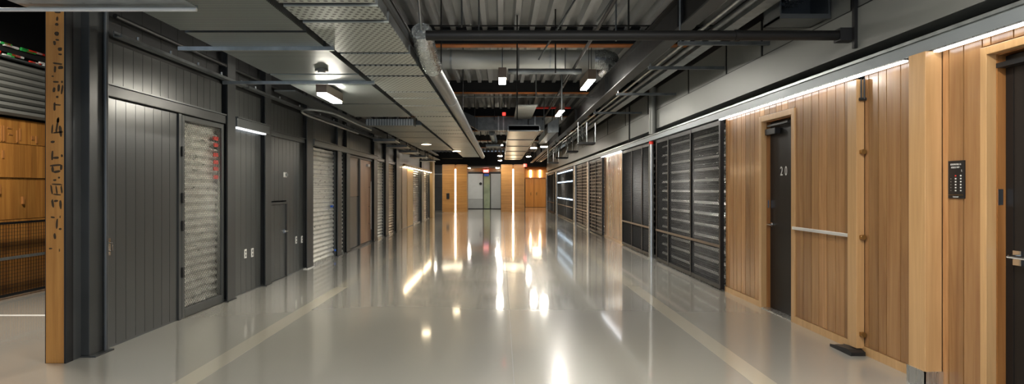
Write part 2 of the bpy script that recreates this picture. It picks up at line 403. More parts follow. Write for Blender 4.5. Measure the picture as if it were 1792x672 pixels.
# ---- roller shutters
def shutter(a, b, mat, lab, z1=2.17, frame='column', pitch=.085, amp=.014, thick=.05):
    y0, y1 = L(a), L(b)
    t = thing('roller_shutter', (LX+.02, (y0+y1)/2, 0), lab, 'shutter', 'roller shutters on the left wall')
    m = MB(); corrug(m, LX-.02, y0+thick, y1-thick, .03, z1, pitch, amp, 8, .7); cu = m.build('curtain', mat, t, smooth=True)
    MB().box(LX-.06, LX+.03, y0, y0+thick, 0, z1+.01).build('guide_rail', M[frame], t)
    MB().box(LX-.06, LX+.03, y1-thick, y1, 0, z1+.01).build('guide_rail', M[frame], t)
    MB().box(LX-.045, LX+.012, y0+thick, y1-thick, 0, .035).build('bottom_bar', M['alu'], cu)
    return t
t = shutter(542, 586, M['shutter'], 'wide silver roller shutter with a small blue latch')
y = L(581); MB().box(LX+.0, LX+.03, y-.12, y, 1.03, 1.07).build('latch', M['blue'], t)
MB().tube([(LX+.035, y+.1, .12), (LX+.035, y+.1, .16)], .02, 8).build('padlock', M['blue'], t)
shutter(592, 602, M['shutter'], 'narrow silver shutter right of the wide one with the blue latch', thick=.06, frame='grey_dark')
shutter(657, 671, M['shutter'], 'grey shutter nearest the copper door, mid left wall')
shutter(676, 690, M['shutter_warm'], 'second grey shutter past the copper door, tinted warm')
shutter(722, 735, M['shutter_dark'], 'dull grey shutter under the gold rail')
shutter(739, 747, M['shutter_warm'], 'pale gold shutter under the gold rail, right one')
shutter(747, 751, M['shutter_dark'], 'farthest narrow dark shutter before the pale wood post')
# ---- glazed panel and copper door
d = sroot('door_4', (LX, L(618), 0))
m = MB(); ring(m, LX-.04, LX+.03, L(607), L(628), 0, 2.18, .04); m.build('door_frame', M['column'], d)
MB().box(LX-.03, LX, L(607)+.04, L(628)-.04, .04, 1.22).build('lower_panel', M['grey'], d)
MB().box(LX-.03, LX, L(607)+.04, L(628)-.04, 1.23, 2.14).build('upper_panel', M['bronze'], d)
d = sroot('door_5', (LX, L(638), 0))
m = MB(); ring(m, LX-.04, LX+.03, L(628)+.01, L(650)-.01, 0, 2.18, .05); m.build('door_frame', M['column'], d)
lf = MB().box(LX-.03, LX, L(628)+.06, L(650)-.06, .05, 2.13).build('leaf', M['copper'], d)
y = L(645); m = MB().tube([(LX+.06,y,.35),(LX+.06,y,1.6)], .014, 8)
for z in (.5,.95,1.45): m.tube([(LX,y,z),(LX+.06,y,z)], .01, 6)
m.build('pull_handle', M['alu'], lf, smooth=True)
MB().box(LX, LX+.04, L(641), L(645), 1.98, 2.04).build('door_closer', M['alu'], d)
MB().box(LX-.06, LX, L(695), L(703), .02, 2.19).build('brown_panel', M['brown'], wl)
MB().box(LX-.06, LX+.01, L(703)+.02, L(712), .02, 2.19).build('brown_panel', M['bronze'], wl)
MB().box(LX-.06, LX+.02, L(712)+.02, L(722)-.02, .02, 2.19).build('pale_panel', M['pale_wood'], wl)
t = tag(MB().box(LX-.14, LX+.12, L(753), L(756.5), 0, 2.75).build('timber_post', M['pale_wood'], bevel=.01), 'pale wooden post at the far end of the left wall', 'post')

# ---- near timber post and grey end panel
t = thing('timber_post', (-3.585, 4.85, 0), 'tall orange timber post with black stencilled marks', 'post')
MB().box(-3.66, -3.508, 4.82, 4.9, .0, DZ-.09).build('beam', M['timber'], t, bevel=.004)
MB().box(-3.508, -3.494, 4.815, 4.9, .0, DZ-.09).build('edge_strip', M['black'], t)
MB().box(-3.668, -3.66, 4.825, 4.9, .0, DZ-.09).build('edge_strip', M['black'], t)
blots = [(95,65,35,12),(92,100,12,25),(90,130,18,16),(90,180,25,22),(93,213,20,10),(78,230,14,25),(107,262,25,20),(108,290,20,10),(95,340,55,10),(80,370,12,40),(110,360,30,20),(68,407,12,8),(85,437,35,10),(118,437,10,14),(75,480,16,30),(100,470,14,40),(118,478,10,50),(92,517,14,14),(78,570,12,50),(95,560,35,8),(97,642,12,28)]
blots = [(x/3.05+70, y/3.05, w/3.05, h/3.05) for x,y,w,h in blots]
b2 = [(85,28,12,28),(58,70,8,45),(80,60,10,60),(97,80,14,60),(85,85,50,8),(60,130,20,12),(58,195,10,50),(75,205,30,12),(103,195,10,14),(75,240,55,10),(60,260,12,30),(80,270,35,12),(100,250,12,30),(70,310,15,10),(90,298,10,10),(55,355,8,50),(78,355,8,40),(102,355,9,40),(80,330,50,8),(80,378,40,7),(60,420,12,40),(76,408,22,10),(97,425,12,45),(60,485,22,8),(95,483,5,12),(80,515,10,50),(95,540,14,10),(70,575,12,30),(50,632,18,8),(92,640,4,16)]
blots += [(x/2.69+70, 200+y/2.69, w/2.69, h/2.69) for x,y,w,h in b2]
s = 4.82/F; bm_ = bpy.data.objects[t.children[0].name] if t.children else t
for X, Y, w, h in blots:
    c = P(X, Y, 4.82); n = 12; poly = []; rot = random.uniform(-.15,.15)
    for k in range(n):
        a = 2*math.pi*k/n; sq = 1/max(abs(math.cos(a)), abs(math.sin(a)))
        q = (.45+.55*min(sq,1.25))*random.uniform(.78,1.0)
        u, v2 = math.cos(a)*q*w/2*s*1.05, math.sin(a)*q*h/2*s*1.05
        poly.append((min(max(c.x+u*math.cos(rot)-v2*math.sin(rot), -3.655), -3.512), c.z+u*math.sin(rot)+v2*math.cos(rot)))
    MB().prism(poly, 'y', 4.8185, 4.8201).build('stencil_mark', M['ink'], t)
MB().box(LX-.12, LX-.04, 4.9, L(152), 0, DZ-.09).build('end_panel', M['lintel'], wl)

# ---- annex seen through the opening on the left
AX = -6.32
wa = sroot('wall_annex', (AX-.2, 8, 0))
for z0, z1 in ((0,1.0),(1.0,1.55),(1.55,2.0),(2.0,2.33)):
    m = MB(); planks(m, AX-.2, AX-.12+random.uniform(0,.02), 3, 14, z0+.004, z1-.004, .10, .004, tv=.18); m.build('board_row', M['ply'], wa)
MB().box(AX-.3, AX-.2, 3, 14, 0, DZ-.09).build('backing', M['black'], wa)
m = MB()
for y, z, w, h in ((7.65,2.12,.02,.2),(7.70,2.12,.02,.2),(7.74,2.12,.02,.2),(7.80,2.2,.06,.02),(7.82,2.12,.06,.02),(7.95,2.1,.02,.16),(8.0,2.13,.02,.16),(8.2,2.1,.05,.05),(8.28,2.08,.03,.1),(7.72,1.85,.03,.1),(7.68,1.4,.02,.12),(8.05,1.25,.03,.1)):
    MB().box(AX-.121, AX-.094, y, y+w, z-h/2, z+h/2).build('stencil_mark', M['wood_dark'], wa)
t = thing('metal_louvre', (AX-.05, 8, 2.34), 'grey metal louvre slats above the plywood boards in the left room', 'louvre')
for k in range(8):
    z = 2.36+k*.088
    MB().prism([(AX-.10,z),(AX-.05,z+.0),(AX-.02,z+.03),(AX-.02,z+.07),(AX-.10,z+.075)], 'y', 4, 13).build('slat', M['bulk'], t)
MB().box(AX-.2, AX-.165, 4, 13, 2.34, 3.2).build('back_frame', M['black'], t)
t = thing('cable_tray', (AX, 8, 3.05), 'tray of red and green cables above the louvre in the left room', 'cable tray')
MB().box(AX-.15, AX+.05, 4, 13, 3.07, 3.09).build('tray', M['lintel'], t)
MB().box(AX-.02, AX, 4, 13, 3.15, 3.22).build('upper_rail', M['grey_dark'], t)
for mt, sd in ((M['red'],1),(M['green'],2),(M['white'],3)):
    rr = random.Random(sd)
    for k in range(33):
        y = rr.uniform(6.8, 9.2); z = rr.choice((3.09, 3.115, 3.22, 3.235))
        MB().tube([(AX+.02, y, z+.012),(AX+.02, y+rr.uniform(.05,.14), z+.012)], .016, 6).build('connector', mt, t)
t = thing('mesh_fence', (AX+.1, 8, 0), 'black wire mesh fence in front of the plywood boards in the left room', 'fence')
m = MB(); ring(m, AX, AX+.03, 3.5, 12.5, .03, .98, .03); m.build('fence_frame', M['frame_black'], t)
m = MB()
y = 3.5
while y < 12.5: m.box(AX+.012, AX+.016, y, y+.004, .05, .96); y += .045
z = .08
while z < .96: m.box(AX+.008, AX+.012, 3.5, 12.5, z, z+.004); z += .045
m.build('wire_mesh', M['wire_black'], t)
MB().box(AX+.03, AX+.045, 3.5, 12.5, .50, .535).build('middle_rail', M['galv'], t)
for y in (5.5, 7.5, 9.5, 11.5): MB().box(AX-.03, AX, y, y+.04, 0, .98).build('post', M['frame_black'], t)

# ------------------------------------------------------------------ right wall
wr = sroot('wall_right', (RX+.1, 20, 0))
MB().box(RX+.3, RX+.36, -2, 41, 0, 3.4).build('backing', M['black'], wr)
MB().box(RX+.2, RX+.29, -2, 41, 2.42, 2.62).build('recess_back', M['soffit'], wr)
MB().box(RX, RX+.28, -2, 40.5, 2.6, 2.965).build('bulkhead', M['bulk'], wr)
def rplanks(y0, y1, z0=.0, z1=2.37, wid=(.10,.17), x=RX, gap=.010, tv=.30, parent=None, name='board_panel', mat='wood', off=.0):
    m = MB(); y = y0
    while y < y1-.01:
        w = random.uniform(*wid); e = min(y+w, y1)
        if y1-e < .04: e = y1
        m.box(x+.0, x+.05, y+gap/2, e-gap/2, z0, z1, random.uniform(-tv, tv)); y = e
    return m.build(name, M[mat], parent or wr)
# upper panels with seams
edges = [40.4,36,32,28.4,25.6,22.8,20,17.4,14.9,12.6,R(1204),R(1270),R(1332),5.28,3.6,2,0,-2]
for i in range(len(edges)-1):
    MB().box(RX+.012, RX+.05, edges[i+1]+.018, edges[i]-.018, 2.978, 3.40).build('cladding_panel', M['bulk'], wr)
for e in edges[1:-1]: MB().box(RX+.002, RX+.012, e-.014, e+.014, 2.975, 3.40).build('joint_strip', M['steel_black'], wr)
MB().box(RX+.004, RX+.012, -2, 40.4, 2.967, 2.977).build('joint_strip', M['steel_black'], wr)
MB().box(RX+.05, RX+.06, -2, 40.4, 2.95, 3.4).build('joint_backing', M['black'], wr)
MB().box(RX+.25, RX+.28, -2, 40.4, 3.38, DZ-.13).build('void_shade_board', M['black'], wr)  # added black board stands in for the darkness of the void above
# door 20 at y 6.34..7.09 ; near door
D1, D2 = R(1392)-.0, R(1330)
rplanks(D2+.0, R(1270), z0=.075); rplanks(D1, D2, z0=2.262)
rplanks(R(1497)+.03, D1, z0=.075)
rplanks(R(1600), R(1513), z0=.075)
MB().box(RX-.012, RX+.05, D2, R(1270), 0, .07).build('base_rail', M['wood_trim'], wr)
MB().box(RX-.012, RX+.05, R(1513), D1, 0, .07).build('base_rail', M['wood_trim'], wr)
MB().box(RX-.012, RX+.05, R(1600), R(1513), 0, .07).build('base_rail', M['wood_trim'], wr)
N1 = R(1719)
rplanks(N1, 4.19, z0=.0, wid=(.12,.17)); rplanks(2.76, N1, z0=2.31); rplanks(-1.5, 2.76, z0=0)
d2 = {}
def wood_door(name, y0, y1, zt, fw, rec, parts):
    d = sroot(name, (RX, (y0+y1)/2, 0))
    m = MB(); m.box(RX-.015, RX+.05, y0, y0+fw, 0, zt); m.box(RX-.015, RX+.05, y1-fw, y1, 0, zt); m.box(RX-.015, RX+.05, y0+fw, y1-fw, zt-fw, zt)
    m.build('door_frame', M['wood_trim'], d, bevel=.003)
    m = MB(); m.box(RX+.05, RX+.2, y0+.01, y0+fw+.006, 0, zt-.01); m.box(RX+.05, RX+.2, y1-fw-.006, y1-.01, 0, zt-.01); m.box(RX+.05, RX+.2, y0+.01, y1-.01, zt-fw-.006, zt-.01)
    m.build('jamb', M['wood_dark'], d)
    lf = MB().box(RX+rec, RX+rec+.045, y0+fw+.008, y1-fw-.008, .012, zt-fw-.012).build('leaf', M['door_black'], d, bevel=.003)
    d2[name] = lf
    MB().box(RX-.01, RX+rec, y0+fw, y1-fw, 0, .01).build('threshold', M['alu'], d)
    return d
zt = 2.255
d = wood_door('door_6', D1, D2, zt, .065, .09, 0)
yh = D2-.065-.06
m = MB(); m.tube([(RX+.09,yh,.99),(RX+.08,yh,.99)], .025, 12); m.tube([(RX+.085,yh,.99),(RX+.03,yh,.99),(RX+.03,yh-.11,.99)], .009, 8); m.build('lever_handle', M['chrome'], d2['door_6'], smooth=True)
MB().box(RX+.06, RX+.078, D2-.072, D2-.069, 1.18, 1.27).build('strike_plate', M['chrome'], d)
MB().box(RX+.02, RX+.088, D2-.34, D2-.09, 2.03, 2.10).build('door_closer', M['black'], d2['door_6'], bevel=.006)
MB().box(RX+.03, RX+.05, D2-.62, D2-.12, 2.125, 2.145).build('closer_arm', M['grey_dark'], d)
c = (RX+.0885, 6.725, 1.4+(331-300)*6.72/F)
text_mesh('door_number', '2', .145, M['white'], (c[0], c[1]+.057, c[2]), ROT_RW, d2['door_6'], .001, .9)
text_mesh('door_number', '0', .145, M['white'], (c[0], c[1]-.05, c[2]), ROT_RW, d2['door_6'], .001, .75)
d = wood_door('door_7', 2.76, N1, 2.30, .05, .10, 0)
yh = N1-.05-.10
m = MB(); m.box(RX+.092, RX+.10, yh-.03, yh+.03, .93, 1.02); m.tube([(RX+.095,yh,.985),(RX+.04,yh,.985),(RX+.04,yh-.13,.985)], .011, 8); m.build('lever_handle', M['chrome'], d2['door_7'], smooth=True)
MB().box(RX+.055, RX+.085, N1-.0585, N1-.0555, 1.30, 1.40).build('strike_plate', M['chrome'], d)
MB().box(RX+.03, RX+.09, N1-.62, N1-.07, 2.16, 2.19).build('door_closer', M['black'], d)
m = MB(); m.box(RX+.097, RX+.1, N1-.12, N1-.116, .02, 2.2); m.build('edge_groove', M['black'], d2['door_7'])

# corner column with metal guard
t = thing('corner_post', (RX-.04, 4.25, 0), 'square wooden corner post with a metal base guard', 'post')
MB().box(RX-.12, RX, 4.19, 4.36, .0, 2.365).build('post', M['wood_trim'], t, bevel=.004)
m = MB(); m.box(RX-.128, RX-.12, 4.18, 4.37, 0, .12); m.box(RX-.128, RX+.0, 4.18, 4.188, 0, .12); m.box(RX-.13, RX+.0, 4.178, 4.19, .12, .126); m.box(RX-.13, RX-.12, 4.178, 4.37, .12, .126)
m.build('base_guard', M['alu'], t)
# sliding door stile
y0, y1 = R(1513), R(1497)
t = thing('door_stile', (RX-.03, (y0+y1)/2, 0), 'pale wooden upright stile with brass brackets on the plank wall', 'post')
MB().box(RX-.07, RX-.001, y0, y1, .05, 2.33).build('stile', M['wood_trim'], t, bevel=.003)
for z in (.16, .98, 1.70): 
    m = MB(); m.box(RX-.045, RX-.02, y0-.03, y0, z, z+.03); m.tube([(RX-.03,y0-.03,z+.015),(RX-.03,y0-.045,z+.015)], .022, 10); m.build('bracket', M['brass'], t)
m = MB(); m.tube([(RX-.04,y0-.02,2.16),(RX-.04,y0-.02,2.33)], .007, 6); m.tube([(RX-.02,y0-.03,2.16),(RX-.02,y0-.03,2.33)], .007, 6); m.tube([(RX-.055,y0-.02,2.16),(RX,y0-.02,2.16)], .014, 6)
m.build('top_bracket', M['grey_dark'], t)
t = tag(MB().prism([(y0-.06,0),(y0+.26,0),(y0+.26,.02),(y0-.0,.045),(y0-.06,.03)], 'x', RX-.15, RX-.03).build('door_stop', M['black'], bevel=.004), 'low black floor stop at the foot of the wooden stile', 'door stop')
# push bar
ya, yb = R(1496)+.01, R(1393); z = .98
t = thing('wall_rail', (RX-.03, (ya+yb)/2, z), 'slim chrome horizontal rail across the cedar boards beside door twenty', 'rail')
MB().box(RX-.045, RX-.03, ya, yb, z, z+.03).build('bar', M['bright_rail'], t, bevel=.003)
for y in (ya+.03, yb-.05): MB().box(RX-.03, RX-.001, y, y+.03, z+.003, z+.027).build('bracket', M['alu'], t)
# keypad panel
y0, y1 = R(1690), R(1662); zc0 = CH-(349-HY)*y0/F+.005; zc1 = CH-(282-HY)*y1/F
t = thing('keypad_panel', (RX, (y0+y1)/2, zc0), 'black entry directory panel with rows of small buttons', 'keypad')
pl = MB().box(RX-.012, RX-.0005, y0, y1, zc0, zc1).build('plate', M['black'], t, bevel=.002)
H = zc1-zc0; W = y1-y0
def kp(u, v): return (y1-u*W, zc1-v*H)     # u left to right, v top to bottom
for r in range(6):
    v = .40+r*.078
    for u in (.2, .5, .82):
        if u == .2 and r == 0: continue
        yy, zz = kp(u, v); s = .0035 if u == .2 else .0055
        MB().box(RX-.0145, RX-.0122, yy-s, yy+s, zz-s*.8, zz+s*.8).build('button', M['red'] if (u == .5 and r == 0) else (M['bulk'] if u == .2 else M['white']), pl)
yy, zz = kp(.5, .905); MB().box(RX-.014, RX-.0122, yy-W*.47, yy+W*.47, zz-.001, zz+.001).build('accent_line', M['brass'], t)
for tx, v, sz in (('BOUDREVILLE &', .10, .0165), ('HOLDE MNP -', .18, .0165), ('L', .27, .02), ('Loansnowd', .955, .013)):
    yy, zz = kp(.5 if tx != 'L' else .88, v)
    text_mesh('printed_line', tx, sz, M['white'], (RX-.0130, yy, zz), ROT_RW, pl, .0006, .8)

# fascia, track and strip lights
def rthing_box(name, mat, x0, x1, y0, y1, z0, z1, lab, cat): return tag(MB().box(x0,x1,y0,y1,z0,z1).build(name, M[mat]), lab, cat)
t = thing('fascia_beam', (RX-.03, 20, 2.37), 'long grey aluminium fascia above the right wall doors and mesh bays', 'fascia')
MB().box(RX-.08, RX+.19, -1.5, 40.3, 2.372, 2.455).build('fascia_board', M['fascia'], t)
m = MB(); m.box(RX-.09, RX+.02, -1.5, 40.3, 2.463, 2.474); m.box(RX-.09, RX-.08, -1.5, 40.3, 2.474, 2.487); m.box(RX-.04, RX-.03, -1.5, 40.3, 2.474, 2.487)
m.box(RX-.07, RX+.0, -1.5, 40.3, 2.455, 2.463); m.build('sliding_track', M['galv'], t)
for k, (a, b, lab) in enumerate(((R(1600)+.0, R(1267), 'long white led strip above door twenty and the cedar boards'), (-1.4, 4.18, 'white led strip above the keypad and near black door'), (R(1091), R(1056), 'short white led strip above the distant cedar door'))):
    t = thing('strip_light', (RX-.05, (a+b)/2, 2.35), lab, 'light', 'led strips under the right fascia')
    MB().box(RX-.078, RX-.03, a, b, 2.362, 2.3715).build('channel', M['alu'], t)
    MB().box(RX-.074, RX-.04, a+.01, b-.01, 2.35, 2.3618).build('diffuser', M['strip'], t)

# mesh bays on right wall
def bay(edges_px, x, lab, shade='shutter_dark', zmid=.61, pitch=.05, pr=.003, near_side=False, leds=False, grid=False, backing=True):
    ys = [R(e) for e in edges_px]
    t = thing('mesh_door', (x, (ys[0]+ys[-1])/2, 0), lab, 'mesh door', 'black mesh doors along the right wall')
    z0, z1 = .05, 2.33
    n = len(ys)-1
    fw = .035
    m = MB()
    lo, hi = min(ys), max(ys)
    m.box(x, x+.05, lo, hi, z0-.03, z0+.03); m.box(x, x+.05, lo, hi, z1-.04, z1+.02)
    for y in ys: 
        yy = min(max(y, lo+fw/2), hi-fw/2); m.box(x-.004, x+.05, yy-fw/2-.01, yy+fw/2+.01, z0-.03, z1+.02)
    m.build('door_frame', M['frame_black'], t)
    MB().box(x-.012, x-.004, lo, hi, zmid-.018, zmid+.018).build('middle_rail', M['bronze'], t)
    for i in range(n):
        a, b = sorted((ys[i], ys[i+1])); a += .02; b -= .02
        m = MB()
        if grid:
            y = a
            while y < b: m.box(x+.02, x+.03, y, y+.035, z0, z1); y += .16
            z = z0
            while z < z1: m.box(x+.01, x+.02, a, b, z, z+.03); z += .11
        else:
            wires(m, x+.02, a, b, z0+.03, z1-.04, pitch, pr, .9)
        m.build('wire_mesh', M['wire_black'] if not grid else M['brown'], t)
    return t
def backing_shutter(edges_px, lab, mat, pitch=.11, amp=.02, slats=False):
    ys = [R(e) for e in edges_px]
    t = thing('roller_shutter', (RX+.16, (ys[0]+ys[-1])/2, 0), lab, 'shutter', 'shutters behind the right mesh doors')
    m = MB(); corrug(m, RX+(.055 if not slats else .12), min(ys)+.03, max(ys)-.03, .05, 2.34, pitch, amp, 8, .6); cu = m.build('curtain', mat, t, smooth=True)
    if slats:  # slats added and tilted to catch light as bright bands
        z = .16
        while z < 2.3:
            MB().prism([(RX+.035,z),(RX+.045,z-.005),(RX+.065,z+.032),(RX+.058,z+.036)], 'y', min(ys)+.04, max(ys)-.04).build('slat', M['shutter'], t); z += .17
    MB().box(RX+.03, RX+.08, min(ys)+.03, max(ys)-.03, 0, .05).build('bottom_bar', M['alu'], cu)
e1 = (1268,1215,1175,1154)
t = bay(e1, RX-.06, 'large black mesh door between the cedar wall and the steel pole', near_side=True)
m = MB(); yn = R(1268)
z = .06
while z < 2.3: m.box(RX+.0, RX+.012, yn-.045, yn-.02, z, z+.03); z += .06
m.build('perforated_strip', M['galv'], t)
backing_shutter(e1, 'silver shutter glinting behind the large black mesh door', M['shutter_dark'], .11, .02, True)
e2 = (1141,1126,1108,1091)
bay(e2, RX-.03, 'black mesh door left of the steel pole, three narrow bays', pitch=.055, pr=.005)
backing_shutter(e2, 'dull shutter behind the three narrow mesh bays', M['shutter_dark'], .13, .02)
e3 = (1057,1046,1034.4)
bay(e3, RX-.06, 'dark lattice door just left of the distant cedar door', grid=True)
backing_shutter(e3, 'dull shutter behind the lattice door by the distant cedar door', M['shutter_dark'])
e4 = (1029,1020,1010)
bay(e4, RX-.03, 'lattice door between two pale posts on the far right wall', grid=True)
backing_shutter(e4, 'dull shutter behind the lattice door between two pale posts', M['shutter_dark'])
e5 = (1004,990,977)
t = bay(e5, RX-.03, 'dark mesh door with rows of blue white lights', pitch=.08, pr=.008)
for z in (2.2, 1.72, .92):
    m = MB(); y = R(1004)+.1
    while y < R(977)-.2: m.box(RX-.045, RX-.036, y, y+.22, z, z+.05); y += .38
    m.build('light_row', M['led_blue'], t)
backing_shutter(e5, 'brown shutter behind the mesh door with blue white lights', M['brown'])
e6 = (971,965,959)
bay(e6, RX-.03, 'farthest black mesh door on the right wall', pitch=.10, pr=.01)
backing_shutter(e6, 'brown shutter behind the farthest right mesh door', M['brown'])
# distant cedar door
d = sroot('door_8', (RX, R(1073), 0))
rplanks(R(1090), R(1074)-.03, z0=.05, wid=(.3,.36), parent=d, name='leaf', tv=.05, z1=2.35)
rplanks(R(1073)+.03, R(1058), z0=.05, wid=(.3,.36), parent=d, name='leaf', tv=.05, z1=2.35)
MB().box(RX-.0, RX+.05, R(1074)-.03, R(1073)+.03, .0, 2.35).build('meeting_strip', M['wood_dark'], d)
MB().box(RX-.01, RX+.05, R(1090), R(1058), .0, .05).build('base_rail', M['wood_trim'], d)
# posts
t = thing('steel_pole', (RX-.1, R(1146), 0), 'bright round steel pole with a red cap beside the mesh door', 'pole')
MB().tube([(RX-.06,R(1145),.0),(RX-.06,R(1145),2.30)], .052, 20).build('tube', M['alu'], t, smooth=True)
MB().tube([(RX-.06,R(1145),2.30),(RX-.06,R(1145),2.36)], .045, 14).build('cap', M['red'], t, smooth=True)
MB().tube([(RX-.06,R(1145),0),(RX-.06,R(1145),.02)], .075, 20).build('base_flange', M['alu'], t, smooth=True)
for a, b, lab in ((1030,1034,'pale aluminium post left of the dark lattice door'),(1005,1009.5,'pale aluminium post beside the mesh door with blue white lights'),(972,976,'thin pale post before the farthest right mesh door'),(956.5,958.5,'last pale post at the far end of the right wall')):
    t = thing('aluminium_post', (RX-.03, (R(a)+R(b))/2, 0), lab, 'post', 'pale posts on the far right wall')
    y1, y0 = R(a), R(b)
    MB().box(RX-.09, RX+.03, y0, min(y1, y0+.35), 0, 2.36).build('post', M['alu'], t, bevel=.01)
    MB().box(RX-.10, RX+.03, y0-.01, min(y1, y0+.35)+.01, 0, .02).build('foot', M['alu'], t)

# grey round pipe on upper right and long vertical bar
D = R(1153)+.2
t = tag(MB().tube([(RX-.072, D, 2.4885),(RX-.07, D, 3.42)], .07, 18).build('vent_pipe', M['bulk'], smooth=True), 'round grey vertical pipe standing against the upper right wall', 'pipe')
for X, z0, z1, lab in ((1495,2.62,DZ-.09,'black vertical bar at the end of the crossing pipe'),(1101,2.52,3.5,'thin black vertical rod on the upper right wall past the round pipe')):
    D = F*(RX-.02)/(X-CX)
    tag(MB().box(RX-.03, RX-.001, D-.018, D+.018, z0, z1).build('vertical_bar', M['black']), lab, 'bar')

# ------------------------------------------------------------------ ceiling services
# cross beams
BY = [5.0, 9.75, 14.55, 19.3, 24.1, 28.9, 33.7]
for i, y in enumerate(BY):
    if i == 0: continue
    t = thing('roof_beam', (0, y, 3.72), 'black steel roof beam with an orange lower flange, %s crossing the hall' % ORD[i-1], 'beam', 'roof beams across the hall')
    m = MB().box(-3.3, 6.9, y-.01, y+.01, 3.74, 4.02); m.box(-3.3, 6.9, y-.09, y+.09, 4.0, 4.02); m.build('web', M['steel_black'], t)
    MB().box(-3.3, 6.9, y-.09, y+.09, 3.72, 3.74).build('lower_flange', M['orange_steel'], t)
# left hand ceiling: long girder / joists along the hall
t = thing('long_girder', (2.1, 18, 3.1), 'deep black steel girder running along the right side of the ceiling', 'beam')
m = MB().box(2.0, 2.02, .5, 40, 3.17, 3.50); m.box(1.93, 2.09, .5, 40, 3.50, 3.52); m.build('web', M['steel_black'], t)
MB().box(1.93, 2.09, .5, 40, 3.15, 3.17).build('lower_flange', M['column'], t)
for k in range(9): MB().box(1.94, 2.08, 2+k*4.6, 2.02+k*4.6, 3.17, 3.5).build('stiffener', M['steel_black'], t)
for x, z, r, mt, lab in ((2.22, 3.17, .022, 'galv', 'thin bright conduit beside the black girder'), (2.33, 3.15, .03, 'galv_dark', 'dull metal pipe second from the black girder'), (2.62, 3.32, .035, 'steel_black', 'black pipe nearest the upper right wall')):
    tag(MB().tube([(x,.5 if x < 2.5 else 6.1,z),(x,38,z)], r, 10).build('conduit_pipe', M[mt], smooth=True), lab, 'pipe')
t = thing('cable_tray', (2.48, 18, 3.1), 'long galvanised cable tray under the roof on the right', 'cable tray')
m = MB().box(2.42, 2.56, .5, 38, 3.13, 3.137); m.box(2.42,2.427,.5,38,3.137,3.19); m.box(2.553,2.56,.5,38,3.137,3.19); m.build('channel', M['galv'], t)
m = MB()
for k in range(40): m.tube([(2.45+.02*(k%4), .6+k*.9, 3.15), (2.46+.018*((k+1)%4), 1.5+k*.9, 3.15)], .01, 6)
m.build('cable', M['black'], t)
# strut arms from girder to wall
for k, y in enumerate((6.9, 8.3, 10.6, 13.2)):
    t = thing('support_strut', (2.5, y, 3.0), 'galvanised support arm carrying the right cable tray, %s' % ORD[k], 'strut', 'support arms under the right cable tray')
    MB().box(2.04, RX+.012, y, y+.04, 3.06, 3.10).build('arm', M['galv_dark'], t)
    MB().tube([(2.07,y+.02,3.08),(2.07,y+.02,3.155)], .008, 6).build('rod', M['galv'], t)
# trapeze hangers
for k, (D, x0, x1, z0, z1) in enumerate(((15.4,1.98,2.42,2.56,3.12),(18.2,2.0,2.34,2.52,3.12),(21.5,1.95,2.4,2.5,3.12),(25,1.95,2.4,2.48,3.12))):
    t = thing('trapeze_hanger', ((x0+x1)/2, D, z0), 'metal trapeze frame hanging below the right cable tray, %s' % ORD[k], 'hanger', 'trapeze hangers on the right')
    MB().box(x0, x1, D, D+.5, z0, z0+.05).build('shelf', M['steel_black'], t)
    for x in (x0, (x0+x1)/2, x1):
        MB().tube([(x,D+.02,z0),(x,D+.02,z1)], .012, 6).build('rod', M['galv'], t)
    m = MB()
    for q in range(7):
        yy = D+.5+q*.28
        m.tube([(x0+.1+random.uniform(-.1,.2), yy, 3.1), (x0+.2+random.uniform(-.1,.1), yy+.1, 2.75+random.uniform(0,.2)), (x0+.3, yy+.2, 3.1)], .012, 5)
    m.build('cable', M['galv_dark'], t)

# black pipe across the hall
D = 5.27; z = 2.75
t = thing('cross_pipe', (1, D, z), 'thick black pipe crossing the whole hall near the front', 'pipe')
MB().tube([(-.66,D,z),(2.97,D,z)], .043, 14).build('pipe', M['steel_black'], t, smooth=True)
MB().tube([(2.05,D,z),(2.09,D,z)], .052, 14).build('coupling', M['steel_black'], t, smooth=True)
MB().box(2.95, RX-.001, D-.055, D+.055, z-.055, z+.055).build('end_flange', M['black'], t)
# pale round duct across hall
D = 10.7; z = 3.71
t = thing('air_duct', (0, D, z-.2), 'pale round duct crossing the hall behind the black pipe', 'duct')
MB().tube([(-1.35,D,z),(1.65,D,z)], .17, 24).build('duct_tube', M['duct'], t, smooth=True)
for x in (-.9,.0,.85): MB().tube([(x,D,z),(x+.03,D,z)], .176, 24).build('seam_band', M['galv'], t, smooth=True)
MB().tube([(1.65,D,z),(1.82,D,z),(1.95,D+.1,z-.01),(2.0,D+.3,z-.02),(2.0,D+.8,z-.02)], [.17,.18,.18,.17,.17], 20).build('elbow', M['foil'], t, smooth=True)
tag(MB().tube([(.12,10.3,3.42),(1.38,10.3,3.42)], .05, 12).tube([(.3,10.3,3.42),(.3,10.3,DZ)], .01, 6).tube([(1.1,10.3,3.42),(1.1,10.3,DZ)], .01, 6).build('conduit_pipe', M['galv_dark'], smooth=True), 'short grey pipe running just under the pale round duct', 'pipe')
# thin horizontal wires across near ceiling
tag(MB().tube([(-1.6,9.0,3.85),(4.2,9.0,3.85)], .012, 6).build('conduit_pipe', M['steel_black']), 'thin black rod crossing below the corrugated roof near the front', 'pipe')
tag(MB().tube([(-1.6,13.0,3.4),(2.0,13.0,3.4)], .012, 6).build('conduit_pipe', M['galv_dark']), 'thin grey rod crossing behind the first pendant lamp', 'pipe')
tag(MB().tube([(.5,16.4,3.62),(1.9,16.4,3.62)], .03, 8).build('conduit_pipe', M['red']), 'short red sprinkler pipe below the roof in mid hall', 'pipe')
